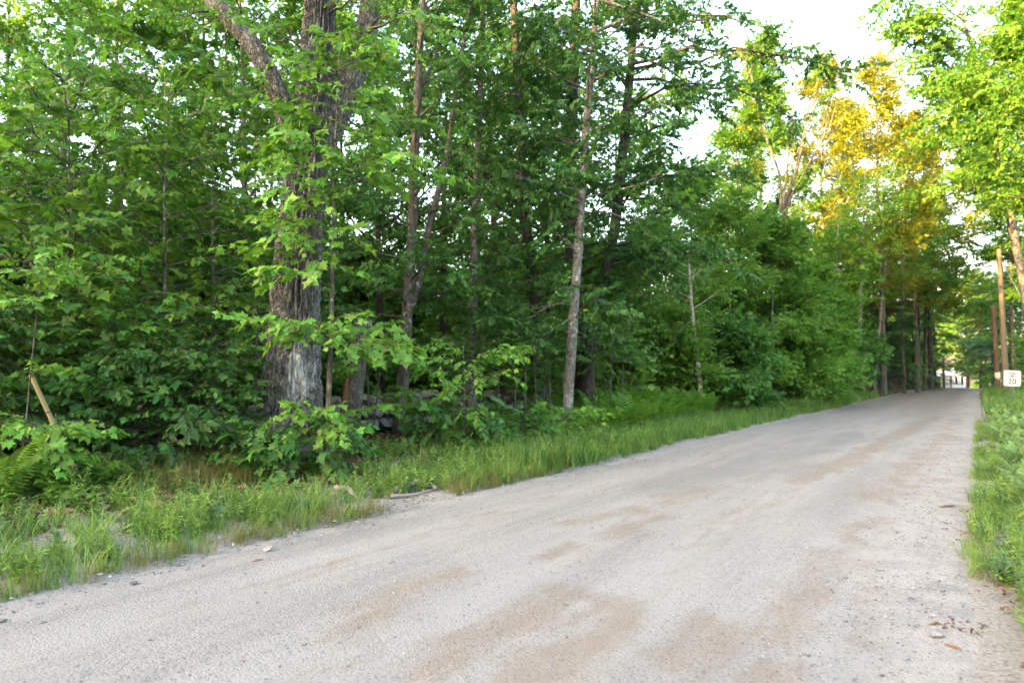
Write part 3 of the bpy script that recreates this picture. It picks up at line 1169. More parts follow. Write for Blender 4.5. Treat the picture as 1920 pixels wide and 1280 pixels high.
# ---- the great oak
def build_oak():
    Z = 10.7
    root_xy = at(545, 870, Z)
    base = np.array([root_xy[0], root_xy[1], gz(root_xy[0], root_xy[1]) - .1])
    root = empty('oak_tree', tuple(base), 'massive old oak with deeply furrowed bark and a white patch low on its trunk', 'tree')

    def furrowed(name, path, r0, r1, seg, rows, flare, seed, paint=False, amp=.045):
        P = resample(np.array(path), rows)
        H = P[:, 2] - base[2]
        u = np.linspace(0, 1, rows)
        rad = r0 + (r1 - r0) * u ** .8 + flare * np.exp(-H / .55)
        tan = np.gradient(P, axis=0)
        tan /= np.linalg.norm(tan, axis=1)[:, None]
        ref = np.array([1., 0, 0])
        ang = np.arange(seg) * 2 * math.pi / seg
        V = []
        len_ = np.concatenate([[0], np.cumsum(np.linalg.norm(np.diff(P, axis=0), axis=1))])
        for k in range(rows):
            uu = ref - tan[k] * ref.dot(tan[k]); uu /= np.linalg.norm(uu)
            vv = np.cross(tan[k], uu)
            q = np.stack([np.cos(ang) * 2.2, np.sin(ang) * 2.2, np.full(seg, len_[k] * .6)], 1)
            lob = .06 * vnoise(q * .6, seed) + (.18 * np.cos(ang * 5 + 1.0 + .6 * np.sin(ang * 2))) * math.exp(-H[k] / .45) * (1 if flare else 0)
            big = np.stack([np.cos(ang) * 9 * r0 * 2 + .25 * np.sin(len_[k] * 5), np.sin(ang) * 9 * r0 * 2, np.full(seg, len_[k] * 2.6)], 1)
            big = big + .35 * np.stack([vnoise(big * .9 + 7, seed + 5), vnoise(big * .9 + 17, seed + 6), 0 * ang], 1)
            f1 = 1 - np.abs(vnoise(big, seed + 1)) * 2.2
            f2 = 1 - np.abs(vnoise(big * np.array([2.1, 2.1, 1.9]) + 5, seed + 2)) * 2
            rr = rad[k] * (1 + lob) + amp * (-.75 * np.clip(f1, 0, 1) ** 1.3 - .35 * np.clip(f2, 0, 1))
            V.append(P[k] + rr[:, None] * (np.cos(ang)[:, None] * uu + np.sin(ang)[:, None] * vv))
        V = np.concatenate(V)
        F = [(k * seg + j, k * seg + (j + 1) % seg, (k + 1) * seg + (j + 1) % seg, (k + 1) * seg + j) for k in range(rows - 1) for j in range(seg)]
        F.append(tuple((rows - 1) * seg + j for j in range(seg)))
        ctr = at(556, 690, Z - .5)
        d2 = ((V[:, 0] - ctr[0]) / .22) ** 2 + ((V[:, 2] - ctr[2]) / .58) ** 2
        pt = np.exp(-d2) * .84 * (V[:, 1] < P[:, 1].mean() + .05)
        low = np.exp(-((V[:, 2] - base[2] - .9) / .8) ** 2) * .22
        return mesh_obj(name, V - base, F, M['bark_oak'], root, attrs={'paint': ('POINT', (np.maximum(pt, 0) + low) if paint else np.zeros(len(V)))})
    B = base
    mid = [B, at(548, 760, Z), at(552, 600, Z), at(562, 450, Z), at(575, 300, Z), at(590, 170, Z), at(600, 20, Z), at(604, -160, Z), at(600, -330, Z)]
    furrowed('trunk', mid, .51, .17, 300, 480, .22, 3, True, .095)
    furrowed('limb', [at(556, 270, Z), at(528, 190, Z - .2), at(500, 130, Z - .4), at(470, 80, Z - .5), at(425, 30, Z - .5), at(370, -30, Z - .4), at(330, -120, Z - .3)], .20, .09, 90, 120, 0, 9, amp=.028)
    furrowed('limb', [at(590, 290, Z), at(640, 200, Z + .2), at(668, 130, Z + .3), at(690, 40, Z + .4), at(705, -60, Z + .5), at(712, -200, Z + .5)], .24, .13, 100, 130, 0, 14, amp=.032)
    r = random.Random(4)
    wood = MB()
    lbs = []
    for (a, b) in (((600, 40), (660, 30)), ((560, 240), (470, 210)), ((600, 120), (520, 70)), ((690, 60), (760, 60)), ((430, 35), (380, 80)), ((430, 35), (300, 30)),
                   ((600, -100), (480, -120)), ((600, -160), (760, -140)), ((700, -60), (840, -60)), ((590, 170), (650, 120))):
        for k in range(2):
            p0 = at(*a, Z)
            p1 = at(b[0] + r.uniform(-40, 40), b[1] + r.uniform(-40, 30), Z + r.uniform(-1.2, 1.2))
            lbs.append(limb_to(r, p0, p1, .1))
    got = []
    for lp in lbs:
        wood.tube(lp - base, np.linspace(.03, .006, len(lp)), 5, cap=False)
        w2 = MB()
        got += foliage_on(r, lp, FO['maple_tall'], .35, .6, .6, .9, w2)
        wood.add(np.concatenate(w2.V) - base, w2.F)
    wood.build('branch', M['bark_grey'], root)
    scatter('crown', FO['maple_tall'].ng, [g[0] - base for g in got], [g[1] for g in got], [g[2] for g in got], [g[3] for g in got], root)


build_oak()


def sapling_px(label, px, Z, top_py, sprays, fol, seed, r0=.025, explode=250, lean=0, name='maple_sapling', group=None, bark='bark_brown', nrand=0, randlen=.7,
               scale=1.0, spread=.35, bottom_px=None, zrange=(.3, 1), extra=()):
    """sapling with limbs that reach given photo points (px, py, dZ)"""
    r = random.Random(seed)
    top = at(px + lean, top_py, Z)
    b = bottom_px if bottom_px is not None else px
    x0, y0 = put_px(b, Z)
    g = gz(x0, y0) - .06
    path = np.array([[x0, y0, g], [x0 * .75 + top[0] * .25 + .03, y0, g + (top[2] - g) * .3], [x0 * .35 + top[0] * .65 - .03, y0 + .05, g + (top[2] - g) * .68], top])

    def mk(lst):
        lb = []
        for (qx, qy, dz) in lst:
            tip = at(qx, qy, Z + dz)
            hz = max(g + .25, min(top[2], tip[2] - .25 * np.hypot(tip[0] - top[0], tip[1] - y0) * 1.0))
            p0 = np.array([np.interp(hz, path[:, 2], path[:, c]) for c in range(3)])
            lb.append(limb_to(r, p0, tip, .06, 6, .02))
        return lb
    lb = mk(sprays)
    if nrand:
        lb += limbs_random(seed + 1, path, g + (top[2] - g) * zrange[0], g + (top[2] - g) * zrange[1], nrand, randlen, randlen * .5, .15, .6, .0)
    ex = [(fn, mk(l), sc_) for fn, l, sc_ in extra]
    return tree(name, label, path, r0, .006, bark, fol, lb, group, seed, 7, explode, 'tree', .25, spread, .55, scale, 1.0, .1, .35, extra=ex)


# ---- bright saplings in front of the oak and along the verge
sapling_px('slim maple sapling with bright pale leaves growing against the big oak', 628, 9.9, 60,
           [(545, 300, -.8), (500, 290, -.6), (760, 290, -.3), (700, 255, -.2), (800, 320, .1), (560, 400, -.6), (520, 410, -.7), (690, 330, -.5), (600, 350, -.9), (640, 300, -.9), (560, 450, -.8), (600, 490, -.8), (520, 500, -.6), (540, 350, -.9), (490, 460, -.5), (640, 430, -.7), (570, 250, -.9)],
           'maple_light', 3, .045, 280, 10, nrand=8, randlen=.8, zrange=(.7, 1), spread=.3, bottom_px=612, bark='bark_grey',
           extra=[('maple_light', [(470, 600, -.5), (520, 590, -.8), (560, 600, -.9), (650, 590, -.6), (700, 640, -.3), (740, 650, 0), (640, 620, -.9)], 1.0),
                  ('maple_mid', [(620, 110, -.4), (700, 100, -.2), (590, 170, -.6), (560, 220, -.5), (650, 200, -.6), (700, 190, -.3), (760, 230, .3)], 1.0)])
sapling_px('low maple sapling hiding the foot of the big oak', 560, 9.5, 790,
           [(500, 810, -.3), (540, 800, -.4), (590, 810, -.4), (620, 850, -.4), (480, 790, -.2), (460, 850, -.3), (540, 850, -.5), (610, 790, -.2), (510, 840, -.5), (640, 800, -.1)],
           'maple_dark', 5, .02, 280, nrand=3, randlen=.4, spread=.28,
           extra=[('maple_light', [(560, 760, -.7), (590, 770, -.7), (620, 800, -.6)], .9)])
sapling_px('pale leaved maple sapling leaning over the stone wall beside the forked tree', 870, 12.2, 640,
           [(930, 660, -.6), (960, 655, -.5), (830, 670, -.5), (800, 690, -.4), (890, 690, -.7), (850, 720, -.6), (950, 700, -.5), (780, 730, -.3)],
           'maple_light', 8, .022, 220, nrand=3, randlen=.6, spread=.3, scale=.78)
sapling_px('dark shrubby maple at the wood edge below the thin lichen spotted tree', 850, 12.6, 760,
           [(800, 800, -.3), (860, 820, -.5), (900, 800, -.3), (920, 830, -.2), (840, 850, -.5), (880, 780, -.4)],
           'maple_dark', 9, .015, 0, nrand=5, randlen=.5, spread=.3)
sapling_px('dark low maple in front of the wall between the thin trees', 970, 13.6, 770,
           [(930, 800, -.3), (960, 790, -.5), (1000, 800, -.4), (985, 830, -.5), (945, 830, -.4)],
           'maple_dark', 91, .015, 0, nrand=6, randlen=.5, spread=.3)
sapling_px('small maple sprig standing just right of the forked tree foot', 800, 13.4, 740,
           [(780, 760, -.3), (830, 750, -.4), (815, 790, -.5), (850, 780, -.3)],
           'maple_mid', 92, .013, 0, nrand=4, randlen=.45, spread=.28)
sapling_px('maple sprig in front of the snapped snag', 690, 11.8, 590,
           [(660, 620, -.3), (720, 640, -.4), (690, 660, -.5), (650, 690, -.4), (740, 670, -.2), (700, 610, -.3)],
           'maple_light', 93, .013, 120, nrand=2, randlen=.35, spread=.22)
sapling_px('small maple sapling at the foot of the pale leaning tree', 1050, 14.6, 760,
           [(1010, 770, -.4), (1090, 765, -.4), (1040, 800, -.6), (1075, 790, -.6), (1110, 780, -.3), (1020, 810, -.5)],
           'maple_light', 12, .015, 120, nrand=3, randlen=.5, spread=.25)
sapling_px('small leafy sapling with bright yellow green leaves below the leaning stake', 105, 7.9, 775,
           [(60, 800, -.2), (140, 790, -.3), (110, 840, -.4), (80, 850, -.3), (150, 850, -.2), (120, 800, -.4)],
           'maple_light', 15, .014, 200, nrand=3, randlen=.4, spread=.22, scale=.75)
sapling_px('spindly tall stem with few leaves rising out of the thicket by the stake', 40, 7.9, 480,
           [(80, 500, 0), (20, 560, -.2), (60, 560, -.2), (90, 480, 0)],
           'maple_light', 16, .01, 0, lean=40, nrand=2, randlen=.3, spread=.2, scale=.7)

# ---- the thicket at the far left
THICKET = [
    ('dark green maple bush behind the leaning stake', 60, 9.6, 560, 'maple_mid', 17, 10, 30, 1.2, 280),
    ('dark maple bush between the stake and the tall grass', 215, 9.9, 600, 'maple_dark', 18, 8, 22, 1.2, 250),
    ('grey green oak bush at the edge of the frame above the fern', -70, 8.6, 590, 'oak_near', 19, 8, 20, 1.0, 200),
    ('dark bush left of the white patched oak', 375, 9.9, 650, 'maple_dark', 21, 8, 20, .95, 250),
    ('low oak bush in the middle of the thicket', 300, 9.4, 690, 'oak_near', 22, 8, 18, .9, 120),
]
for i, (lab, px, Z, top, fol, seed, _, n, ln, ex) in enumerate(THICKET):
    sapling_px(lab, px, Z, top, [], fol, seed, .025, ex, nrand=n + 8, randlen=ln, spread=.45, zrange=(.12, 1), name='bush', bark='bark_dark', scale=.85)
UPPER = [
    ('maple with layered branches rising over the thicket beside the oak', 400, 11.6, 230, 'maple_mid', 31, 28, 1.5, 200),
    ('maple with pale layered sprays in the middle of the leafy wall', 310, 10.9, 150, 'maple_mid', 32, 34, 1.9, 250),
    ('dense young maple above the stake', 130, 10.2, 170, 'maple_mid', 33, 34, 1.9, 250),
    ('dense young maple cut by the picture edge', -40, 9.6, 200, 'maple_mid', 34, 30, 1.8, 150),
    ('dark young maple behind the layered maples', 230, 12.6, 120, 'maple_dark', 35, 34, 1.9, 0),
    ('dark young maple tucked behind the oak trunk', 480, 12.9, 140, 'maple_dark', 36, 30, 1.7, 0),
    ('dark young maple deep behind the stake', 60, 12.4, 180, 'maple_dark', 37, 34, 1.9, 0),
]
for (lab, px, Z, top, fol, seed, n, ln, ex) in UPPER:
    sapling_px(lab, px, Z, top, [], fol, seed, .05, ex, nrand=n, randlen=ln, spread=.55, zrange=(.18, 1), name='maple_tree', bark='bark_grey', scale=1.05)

# ---- named trees of the wood edge
def px_tree(label, pts, Z, r0, r1, bark, fol, limbs, seed, Zt=None, rnd=None, name='tree', stems=(), **kw):
    """limbs: list of (px0, py0, px1, py1, dZ); rnd: (z0, z1, n, l0, l1)"""
    r = random.Random(seed)
    path = path_px(pts, Z, Zt)
    lb = []
    for (a, b, c, d, dz) in limbs:
        lb.append(limb_to(r, at(a, b, Z), at(c, d, Z + dz), .08))
    if rnd:
        lb += limbs_random(seed + 2, path, *rnd)
    sts = [(np.array([at(px, py, Z + dz) for px, py, dz in sp]), a, b) for sp, a, b in stems]
    return tree(name, label, path, r0, r1, bark, fol, lb, None, seed, stems=sts, **kw)


px_tree('forked tree whose two stems part above the stone wall', [(748, 825), (756, 700), (764, 580), (770, 480), (778, 300), (785, 130), (800, -120)], 14.6, .145, .055, 'bark_brown', 'c_edge',
        [(785, 190, 850, 20, 1), (780, 250, 700, 180, 1), (780, 300, 640, 330, .5), (790, 50, 700, -30, 1), (790, 40, 880, -40, 1)], 41,
        rnd=(2.6, 10.5, 36, 1.8, 1.6, .05, .7), step=.62, keep=.55, start=.15, stems=[([(766, 590, 0), (786, 540, .1), (800, 440, .2), (830, 330, .3), (848, 230, .4), (862, 120, .5), (890, -40, .5)], .085, .04)],
        scale=1.0, spread=.7)
px_tree('thin straight tree with lichen spotted bark left of the dark trunks', [(884, 800), (886, 650), (888, 520), (890, 400), (897, 260), (903, 120), (910, -120)], 16.2, .115, .05, 'bark_grey', 'c_oak',
        [(890, 420, 790, 390, .2), (892, 350, 960, 270, -.3), (900, 220, 1000, 160, 1), (900, 200, 820, 120, 1)], 42, rnd=(2.6, 11, 36, 1.8, 1.5, .05, .7), step=.62, keep=.55, start=.15, scale=1.0, spread=.7)
px_tree('dark crooked trunk right of the thin lichen spotted tree', [(1012, 800), (1010, 640), (1000, 520), (985, 430), (975, 250), (966, 60), (955, -150)], 18.6, .19, .07, 'bark_dark', 'c_oak',
        [(985, 430, 920, 520, -.5), (1000, 540, 1060, 610, -.6), (980, 350, 1060, 420, -1), (980, 480, 950, 560, -1)], 43, rnd=(2.4, 12, 40, 2.2, 1.6, .0, .7), step=.62, keep=.55, start=.15, scale=1.05, spread=.8)
px_tree('pale barked tree leaning to the right at the edge of the grass', [(1062, 812), (1066, 720), (1074, 600), (1082, 500), (1090, 380), (1098, 250), (1110, 120), (1122, -30), (1135, -200)], 15.6, .130, .055, 'bark_pale', 'c_oak',
        [(1085, 560, 990, 600, -.6), (1075, 600, 1010, 640, -.9), (1090, 400, 1200, 420, -.6), (1100, 240, 1250, 200, -.5), (1110, 120, 1300, 90, -.8), (1115, 60, 1400, 30, -.6), (1120, 0, 1350, 120, -1),
         (1085, 560, 1050, 540, -1.3), (1080, 600, 1110, 570, -1.4), (1092, 380, 1060, 330, -1.4), (1098, 300, 1130, 250, -1.4), (1098, 300, 1070, 200, -1.4), (1110, 150, 1090, 80, -1.3), (1110, 150, 1150, 130, -1.4), (1088, 480, 1040, 440, -1.2), (1098, 280, 1000, 250, -.8), (1095, 330, 1010, 360, -.7), (1110, 100, 1010, 60, 0)], 44, rnd=(5.0, 12, 26, 1.9, 1.8, .1, .7), step=.62, keep=.55, start=.15, scale=1.0, spread=.7, seg=12)
px_tree('thick dark trunk standing close behind the pale leaning tree', [(1092, 800), (1088, 690), (1080, 560), (1070, 440), (1066, 330), (1075, 150), (1085, -150)], 19.4, .25, .1, 'bark_dark', 'c_oak',
        [(1075, 500, 1180, 470, -1.5), (1078, 560, 1230, 500, -1.2), (1080, 520, 1300, 480, -1.5), (1080, 600, 1000, 660, -.6)], 45, rnd=(2.8, 13, 40, 2.4, 1.8, .0, .7), step=.62, keep=.55, start=.15, scale=1.05, spread=.8)
px_tree('dark tree bending right with long leafy limbs reaching over the road', [(1098, 780), (1106, 640), (1130, 540), (1146, 470), (1160, 370), (1172, 240), (1186, 90), (1200, -160)], 18.8, .19, .08, 'bark_dark', 'c_oak',
        [(1165, 330, 1300, 320, -1), (1165, 350, 1380, 330, -1.5), (1175, 200, 1420, 160, -1.5), (1185, 120, 1520, 110, -2), (1185, 130, 1580, 130, -2.2), (1180, 150, 1500, 230, -2), (1190, 60, 1440, 50, -2),
         (1160, 380, 1290, 400, -1.5), (1150, 460, 1330, 470, -1.8), (1150, 470, 1390, 510, -2), (1185, 100, 1330, 200, -2), (1190, 20, 1300, 30, -1), (1160, 400, 1250, 260, -1), (1150, 480, 1260, 520, -1.6)],
        46, rnd=(5.5, 12.5, 18, 2.2, 1.8, .1, .7), step=.6, keep=.6, start=.2, scale=1.0, spread=.7)
px_tree('slender white birch stem rising from the ferns', [(1316, 770), (1310, 690), (1300, 610), (1294, 540), (1290, 460)], 22.5, .085, .03, 'bark_birch', 'beech',
        [(1295, 560, 1240, 540, -.5), (1295, 520, 1350, 500, .3), (1300, 600, 1260, 640, -.3)], 47, rnd=(2.6, 5.5, 12, 1.2, 1.0, .2, .6), scale=.8, spread=.5, keep=.8)

THIN = ('second thin bare stemmed sapling right of the lichen spotted tree', 'third thin bare stemmed sapling right of the lichen spotted tree', 'fourth thin bare stemmed sapling right of the lichen spotted tree',
        'fifth thin bare stemmed sapling right of the lichen spotted tree', 'thin bare stemmed sapling next to the lichen spotted tree on its road side', 'thin bare stemmed sapling nearest the pale leaning tree on its oak side',
        'first thin sapling right of the pale leaning tree', 'second thin sapling right of the pale leaning tree', 'thin sapling between the snapped snag and the forked tree', 'third thin sapling right of the pale leaning tree')
for i, (px, Z, h) in enumerate(((935, 15.2, 2.6), (962, 15.8, 3.0), (985, 15.5, 2.4), (1008, 16.2, 2.8), (900, 15.0, 2.2), (1035, 16.8, 3.2), (1120, 17.2, 3.0), (1142, 17.8, 2.6), (700, 14.0, 2.4), (1165, 18.4, 2.8))):
    x, y = put_px(px, Z)
    plain_tree('thin_sapling', THIN[i], x, y, h, .017, 'bark_grey', 'maple_tall_dark', h * .6, 6, .6, .4, 'thin saplings at the wood edge', 70 + i,
               (rng.uniform(-.2, .2), rng.uniform(-.2, .2)), .75, .35, 1, .2, .6, 0, 0, .6, seg=6)

# snapped snag
def build_snag():
    Z = 13.2
    base = at(650, 838, Z)
    base[2] = gz(base[0], base[1]) - .08
    root = empty('dead_snag', tuple(base), 'snapped leaning dead trunk with torn orange wood in front of the stone wall', 'dead tree')
    mid = at(664, 720, Z)
    top = at(682, 606, Z + .1)
    P = resample(np.array([base, mid, top]), 26)
    seg = 26
    ang = np.arange(seg) * 2 * math.pi / seg
    V = []
    for k in range(26):
        u = k / 25
        rr = (.215 - .05 * u) * (1 + .05 * vnoise(np.stack([np.cos(ang) * 3, np.sin(ang) * 3, np.full(seg, u * 2)], 1), 3))
        zoff = 0 if k < 22 else .30 * (k - 21) / 4 * vnoise(np.stack([np.cos(ang) * 2.2, np.sin(ang) * 2.2, 0 * ang], 1), 17)
        V.append(np.stack([P[k][0] + rr * np.cos(ang), P[k][1] + rr * np.sin(ang), P[k][2] + 0 * ang + zoff], 1))
    V = np.concatenate(V)
    F = [(k * seg + j, k * seg + (j + 1) % seg, (k + 1) * seg + (j + 1) % seg, (k + 1) * seg + j) for k in range(25) for j in range(seg)]
    F.append(tuple(25 * seg + j for j in range(seg)))
    mesh_obj('trunk', V - base, F, M['bark_grey'], root)
    # torn strip of bare wood down its road side
    mb = MB()
    n = 16
    Vs = []
    for k in range(n):
        u = k / (n - 1) * .72 + .0
        i = min(25, int(u * 25))
        c = P[i]
        w = .10 * math.sin(math.pi * min(1, .25 + .75 * (1 - k / (n - 1)))) * (.7 + .6 * rng.random())
        for q in (-1, -.3, .4, 1):
            a = R(-125) + q * w / .2 + rng.uniform(-.05, .05)
            rr = (.215 - .05 * u) * 1.01 + .010 * (1 - q * q) - .012 * abs(q)
            Vs.append([c[0] + rr * math.cos(a), c[1] + rr * math.sin(a), c[2] + rng.uniform(-.03, .03)])
    Fs = [(k * 4 + j, k * 4 + j + 1, k * 4 + 5 + j, k * 4 + 4 + j) for k in range(n - 1) for j in range(3)]
    M['torn'] = simple_mat('torn_wood', (.21, .115, .07), .85, .15, .5, 30, .5, .02, stretch=(1, 1, .1))
    o = mesh_obj('torn_wood', np.array(Vs) - base, Fs, M['torn'], root)
    o['label'] = 'torn orange brown bare wood'


build_snag()

# ---- stone wall
def stone_meshes(n, mat, seed):
    out = []
    for k in range(n):
        bm = bmesh.new()
        bmesh.ops.create_icosphere(bm, subdivisions=3, radius=1)
        r = np.random.RandomState(seed + k)
        V = np.array([v.co[:] for v in bm.verts])
        pl = r.normal(size=(13, 3))
        pl /= np.linalg.norm(pl, axis=1)[:, None]
        for p in pl:
            h = r.uniform(.42, .72)
            d = V @ p
            V -= np.outer(np.clip(d - h, 0, None) * .97, p)
        V *= 1 + .05 * fbm(V * 2.2, seed + k, 3)[:, None]
        V /= np.abs(V).max(0)
        for v, c in zip(bm.verts, V):
            v.co = c
        me = bpy.data.meshes.new('stone')
        bm.to_mesh(me)
        bm.free()
        me.polygons.foreach_set('use_smooth', [False] * len(me.polygons))
        me.materials.append(mat)
        out.append(me)
    return out


STONES = stone_meshes(10, M['stone'], 50)
PALE = stone_meshes(4, M['stone_pale'], 80)


def build_wall():
    s0, s1, t0 = 1.2, 24.0, 10.75
    bx, by = xy(s0, t0)
    base = (bx, by, gz(bx, by))
    root = empty('stone_wall', base, 'tumbled dry stone wall of grey fieldstones running behind the trees', 'stone wall')
    r = random.Random(9)
    n = 0
    for course, (hz, sz) in enumerate(((.20, .30), (.50, .25), (.74, .19))):
        s = s0 + r.random() * .3
        while s < s1:
            w = sz * r.uniform(.65, 1.5)
            for tt in ((-.16, .25) if course < 2 else (0,)):
                if course == 2 and r.random() < .25: continue
                t = t0 + tt + r.uniform(-.06, .06)
                x, y = xy(s + w * .5, t)
                o = bpy.data.objects.new('stone', STONES[r.randrange(10)])
                COL.objects.link(o)
                o.parent = root
                hh = sz * r.uniform(.48, .72)
                o.location = (x - base[0], y - base[1], gz(x, y) + hz * r.uniform(.9, 1.05) - base[2])
                o.rotation_euler = (r.uniform(-.25, .25), r.uniform(-.25, .25), math.atan2(DY, DX) + r.uniform(-.5, .5))
                o.scale = (w * .62, r.uniform(.18, .27), hh)
                n += 1
            s += w * 1.02
    # the big face stone seen beside the forked tree
    p = at(695, 800, 14.9)
    o = bpy.data.objects.new('stone', STONES[3])
    COL.objects.link(o)
    o.parent = root
    o.location = (p[0] - base[0], p[1] - base[1], gz(p[0], p[1]) + .27 - base[2])
    o.rotation_euler = (.1, .15, .3)
    o.scale = (.36, .28, .36)


build_wall()

# ---- background trees
r = random.Random(77)
k = 0
spots = []
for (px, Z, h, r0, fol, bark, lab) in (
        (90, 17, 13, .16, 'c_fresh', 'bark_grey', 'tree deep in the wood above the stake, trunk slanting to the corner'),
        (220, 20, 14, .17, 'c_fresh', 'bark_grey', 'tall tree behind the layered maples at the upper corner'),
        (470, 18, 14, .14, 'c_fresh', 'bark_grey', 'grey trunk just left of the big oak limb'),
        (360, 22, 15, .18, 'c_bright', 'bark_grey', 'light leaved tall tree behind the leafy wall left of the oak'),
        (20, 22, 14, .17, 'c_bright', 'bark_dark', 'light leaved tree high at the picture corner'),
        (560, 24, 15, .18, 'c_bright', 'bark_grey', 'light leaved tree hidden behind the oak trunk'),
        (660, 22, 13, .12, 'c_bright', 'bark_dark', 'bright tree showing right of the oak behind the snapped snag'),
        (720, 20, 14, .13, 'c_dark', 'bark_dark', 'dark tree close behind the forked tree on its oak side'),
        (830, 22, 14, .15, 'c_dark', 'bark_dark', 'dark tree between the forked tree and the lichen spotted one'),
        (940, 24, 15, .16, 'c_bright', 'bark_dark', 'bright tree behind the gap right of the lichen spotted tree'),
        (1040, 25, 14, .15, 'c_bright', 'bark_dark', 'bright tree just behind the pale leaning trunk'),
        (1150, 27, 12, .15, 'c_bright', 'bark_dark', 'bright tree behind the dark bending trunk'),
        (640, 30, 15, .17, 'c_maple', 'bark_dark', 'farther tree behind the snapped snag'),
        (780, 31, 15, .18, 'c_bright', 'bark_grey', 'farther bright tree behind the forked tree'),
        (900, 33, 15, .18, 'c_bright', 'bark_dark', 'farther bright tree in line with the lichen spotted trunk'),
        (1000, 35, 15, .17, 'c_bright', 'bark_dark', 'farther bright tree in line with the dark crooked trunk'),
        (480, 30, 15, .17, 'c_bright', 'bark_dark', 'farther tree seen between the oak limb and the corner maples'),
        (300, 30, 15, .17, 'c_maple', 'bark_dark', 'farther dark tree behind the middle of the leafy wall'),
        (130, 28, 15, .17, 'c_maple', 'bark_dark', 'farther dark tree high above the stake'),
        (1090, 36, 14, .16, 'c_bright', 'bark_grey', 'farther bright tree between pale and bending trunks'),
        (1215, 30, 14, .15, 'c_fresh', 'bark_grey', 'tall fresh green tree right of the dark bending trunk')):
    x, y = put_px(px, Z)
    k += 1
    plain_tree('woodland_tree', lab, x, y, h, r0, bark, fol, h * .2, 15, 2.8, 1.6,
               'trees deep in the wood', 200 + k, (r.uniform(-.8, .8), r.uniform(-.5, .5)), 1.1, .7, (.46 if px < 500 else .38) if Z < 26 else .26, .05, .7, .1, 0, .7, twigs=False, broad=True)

for (px, Z, h, fol, lab) in (
        (800, 18.5, 2.2, 'maple_dark', 'dim shrub behind the wall just right of the forked tree'),
        (940, 18, 1.8, 'maple_dark', 'dim shrub behind the wall between lichen spotted and dark crooked trunks'),
        (600, 16.5, 2.4, 'maple_dark', 'dim shrub behind the big oak on the side of the snag'),
        (1130, 20, 2.3, 'maple_mid', 'leafy shrub at the foot of the dark bending tree'),
        (870, 21, 2.8, 'maple_mid', 'farther shrub in line with the lichen spotted tree'),
        (1050, 22, 2.8, 'maple_mid', 'farther shrub in line with the pale leaning tree'),
        (740, 22, 3, 'maple_mid', 'farther shrub in line with the forked tree'),
        (960, 23, 3, 'maple_mid', 'farthest shrub left of the dark crooked trunk'),
        (520, 15.5, 3, 'maple_dark', 'dim shrub hidden close behind the big oak'),
        (640, 21, 3.2, 'maple_mid', 'farther shrub behind the snapped snag'),
        (410, 14.5, 3.2, 'maple_dark', 'dim shrub behind the bush left of the oak'),
        (1180, 23, 2.8, 'beech', 'bright leafy shrub between the bending tree and the fern patch')):
    x, y = put_px(px, Z)
    k += 1
    plain_tree('understory_shrub', lab, x, y, h, .02, 'bark_dark', fol, .35, 16, 1.2, .8,
               'understory shrubs', 300 + k, (0, 0), 1.3, .6, 1, .1, .6, 0, 0, .5, cat='shrub', twigs=False, seg=5)

for i, (px, Z, h) in enumerate(((860, 25, 5.8), (960, 27, 6.4), (1060, 26, 6.2), (1130, 29, 6.4), (760, 27, 6.2), (1000, 31, 7), (900, 30, 6.6), (660, 28, 6.4), (1190, 27, 4.0), (560, 27, 6.4))):
    x, y = put_px(px, Z)
    plain_tree('understory_tree', ('bright backlit beech just left of the lichen spotted tree', 'bright backlit beech between lichen spotted and dark crooked trunks', 'bright backlit beech behind the pale leaning tree',
               'bright backlit beech behind the dark bending tree', 'bright backlit beech behind the forked tree', 'farther backlit beech in line with the dark crooked trunk', 'farther backlit beech just right of the lichen spotted tree',
               'bright backlit beech behind the snapped snag', 'bright backlit beech between the bending tree and the birch', 'bright backlit beech behind the big oak')[i], x, y, h, .03, 'bark_dark', 'c_beech', .5, 12, 1.8, .9,
               'backlit young beeches', 340 + i, (0, 0), 1.0, .6, .8, .1, .6, 0, 0, .6, twigs=False, seg=5, broad=True)

for i, (px, Z, h, fol) in enumerate(((-30, 15, 5.0, 'c_dark'), (90, 18, 5.5, 'c_maple'), (190, 16, 4.6, 'c_dark'), (290, 18.5, 5.4, 'c_maple'), (380, 16.5, 4.6, 'c_dark'), (460, 19, 5.2, 'c_maple'), (30, 23, 6, 'c_maple'), (350, 24, 6, 'c_fresh'),
                                     (520, 20, 4.6, 'c_maple'), (650, 24, 4.8, 'c_fresh'), (720, 25, 4.6, 'c_maple'))):
    x, y = put_px(px, Z)
    plain_tree('undergrowth_tree', ('shady young tree at the picture edge behind the thicket', 'shady young tree behind the thicket above the stake', 'shady young tree behind the dark bush right of the stake',
               'shady young tree behind the middle of the leafy wall', 'dark young tree behind the bush left of the oak', 'shady young tree just left of the oak and behind it', 'farther young tree behind the stake',
               'farther fresh green tree behind the leafy wall', 'shady young tree right behind the oak trunk', 'fresh green young tree right of the oak behind the wall', 'farther shady tree just left of the forked tree')[i], x, y, h, .05, 'bark_dark', fol, .5, 14, 2.0, 1.0,
               'young trees behind the leafy wall', 360 + i, (0, 0), 1.1, .7, .75, .1, .6, 0, 0, .65, twigs=False, seg=5, broad=True)

